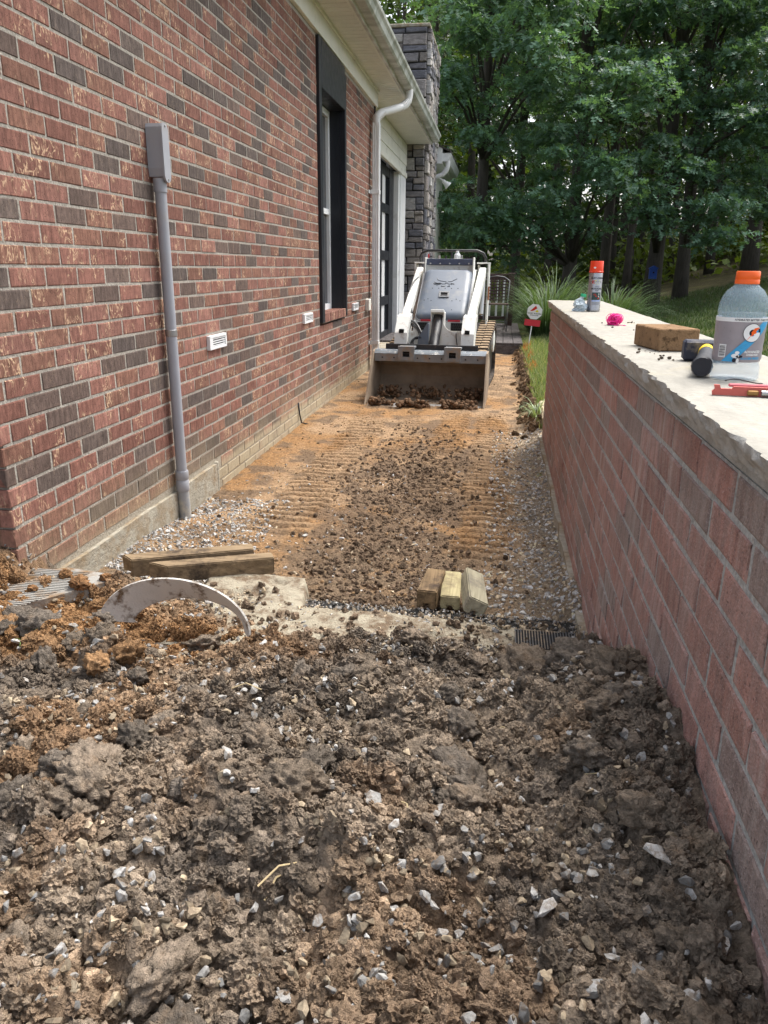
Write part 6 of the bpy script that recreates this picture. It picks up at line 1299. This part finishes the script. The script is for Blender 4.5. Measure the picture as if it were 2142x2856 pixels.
oak('oak_tree', at(0.35, 23.5), 12, 0.16, [(0.0, 22.5, 5.2, 1.8, 1.3, 1.4), (0.2, 23.0, 8.2, 2.2, 1.7, 1.4), (-1.6, 22.5, 6.5, 1.6, 1.3, 1.5), (-0.8, 22.5, 3.2, 1.5, 1.0, 0.8)], 100, 60, 0.18, OC2, 'dark oak standing back behind the pin oak by the chimney', 'oaks at the edge of the woods', 307)
bh = thing('birdhouse', (3.66, 20.36, 1.2), 'small blue wooden birdhouse hung on an oak trunk', 'birdhouse'); BB = plain('blue_paint', (0.015, 0.06, 0.30), 0.6, 0.3, var=0.15)
box('box', (3.66, 20.33, 1.10), (0.17, 0.15, 0.24), BB, bh, None, 0.004); MB().prism([(-0.10, 0.0), (0.10, 0.0), (0.10, 0.02), (0.0, 0.075), (-0.10, 0.02)], 20.22, 20.43, 1, (3.66, 0, 1.215)).build('roof', BB, bh)
MB().lathe([(0.022, 0), (0.022, 0.004)], (3.66, 20.254, 1.13), 12, rotx(math.pi / 2)).build('entrance_hole', MT['dark'], bh)
# woods behind: single trunks with light crowns
r_ = random.Random(77); spots = []
while len(spots) < 46:
    y = r_.uniform(25.5, 52); x = r_.uniform(-0.16 * y + 0.5, 0.42 * y + 1.5)
    if all((x - a) ** 2 + (y - b) ** 2 > 1.4 for a, b in spots): spots.append((x, y))
protos = []
for i, (x, y) in enumerate(spots):
    z = gz(x, y); h = r_.uniform(9, 14); rad = r_.uniform(0.09, 0.20)
    t = thing('woodland_tree', (x, y, z), 'slim dark trunked tree in the shaded woods behind the lawn', 'tree', 'trees in the woods')
    if i < 8:
        tm = trunk_mb((0, 0, 0), 12, 0.15, (r_.uniform(-0.5, 0.5), r_.uniform(-0.4, 0.4)), 500 + i, [((r_.uniform(-1.6, 1.6), r_.uniform(-1.2, 1.2), r_.uniform(4, 9)), r_.uniform(0.35, 0.7)) for _ in range(5)])
        q = 34; rr2 = np.random.default_rng(600 + i); cs = np.stack((rr2.normal(0, 1.25, q), rr2.normal(0, 1.25, q), rr2.uniform(3.4, 12.5, q)), 1); V, F, C = leaf_cloud(cs, rr2.uniform(0.5, 1.0, q), 34, 0.24, (0.075, 0.115, 0.030) if i % 2 else (0.05, 0.088, 0.038), 0.45, (QUAD_V, QUAD_F))
        base = np.array((x, y, z)); tm.v = [v + base for v in tm.v]; tk = tm.build('trunk', MT['bark'], t, True); cwn = fast_obj('crown', V + base, F, MT['leaf'], t, C); protos.append((tk, cwn))
    else:
        for src in protos[i % 8]:
            o = src.copy(); COL.objects.link(o); o.parent = t
        t.rotation_euler = (0, 0, r_.uniform(0, 6.28)); s_ = h / 12; t.scale = (rad / 0.15 * 0.5 + 0.5 * s_,) * 2 + (s_,)
# undergrowth and far foliage mass
n = 420; y = rng.uniform(27, 62, n); x = rng.uniform(-0.20, 0.46, n) * y + 0.5; z = lawn_z(x, y) + np.abs(rng.normal(0, 0.7, n)) + 0.1; cs = np.stack((x, y, z), 1)
V, F, C = leaf_cloud(cs, rng.uniform(0.5, 1.2, n), 46, 0.26, (0.095, 0.135, 0.025), 0.7, (QUAD_V, QUAD_F)); prep(fast_obj('undergrowth', V, F, MT['leaf'], None, C), 'yellow green undergrowth on the shaded woodland floor', 'undergrowth', kind='stuff')
n = 1050; y = rng.uniform(36, 75, n); x = rng.uniform(-0.24, 0.50, n) * y; z = lawn_z(x, y) + 0.8 + 25 * rng.random(n) ** 1.5 * (y / 60); cs = np.stack((x, y, z), 1)
V, F, C = leaf_cloud(cs, rng.uniform(0.9, 2.0, n), 60, 0.42, (0.055, 0.095, 0.035), 0.6, (QUAD_V, QUAD_F)); prep(fast_obj('woodland_foliage', V, F, MT['leaf'], None, C), 'distant mass of woodland leaves with sky showing through gaps', 'foliage', kind='stuff')
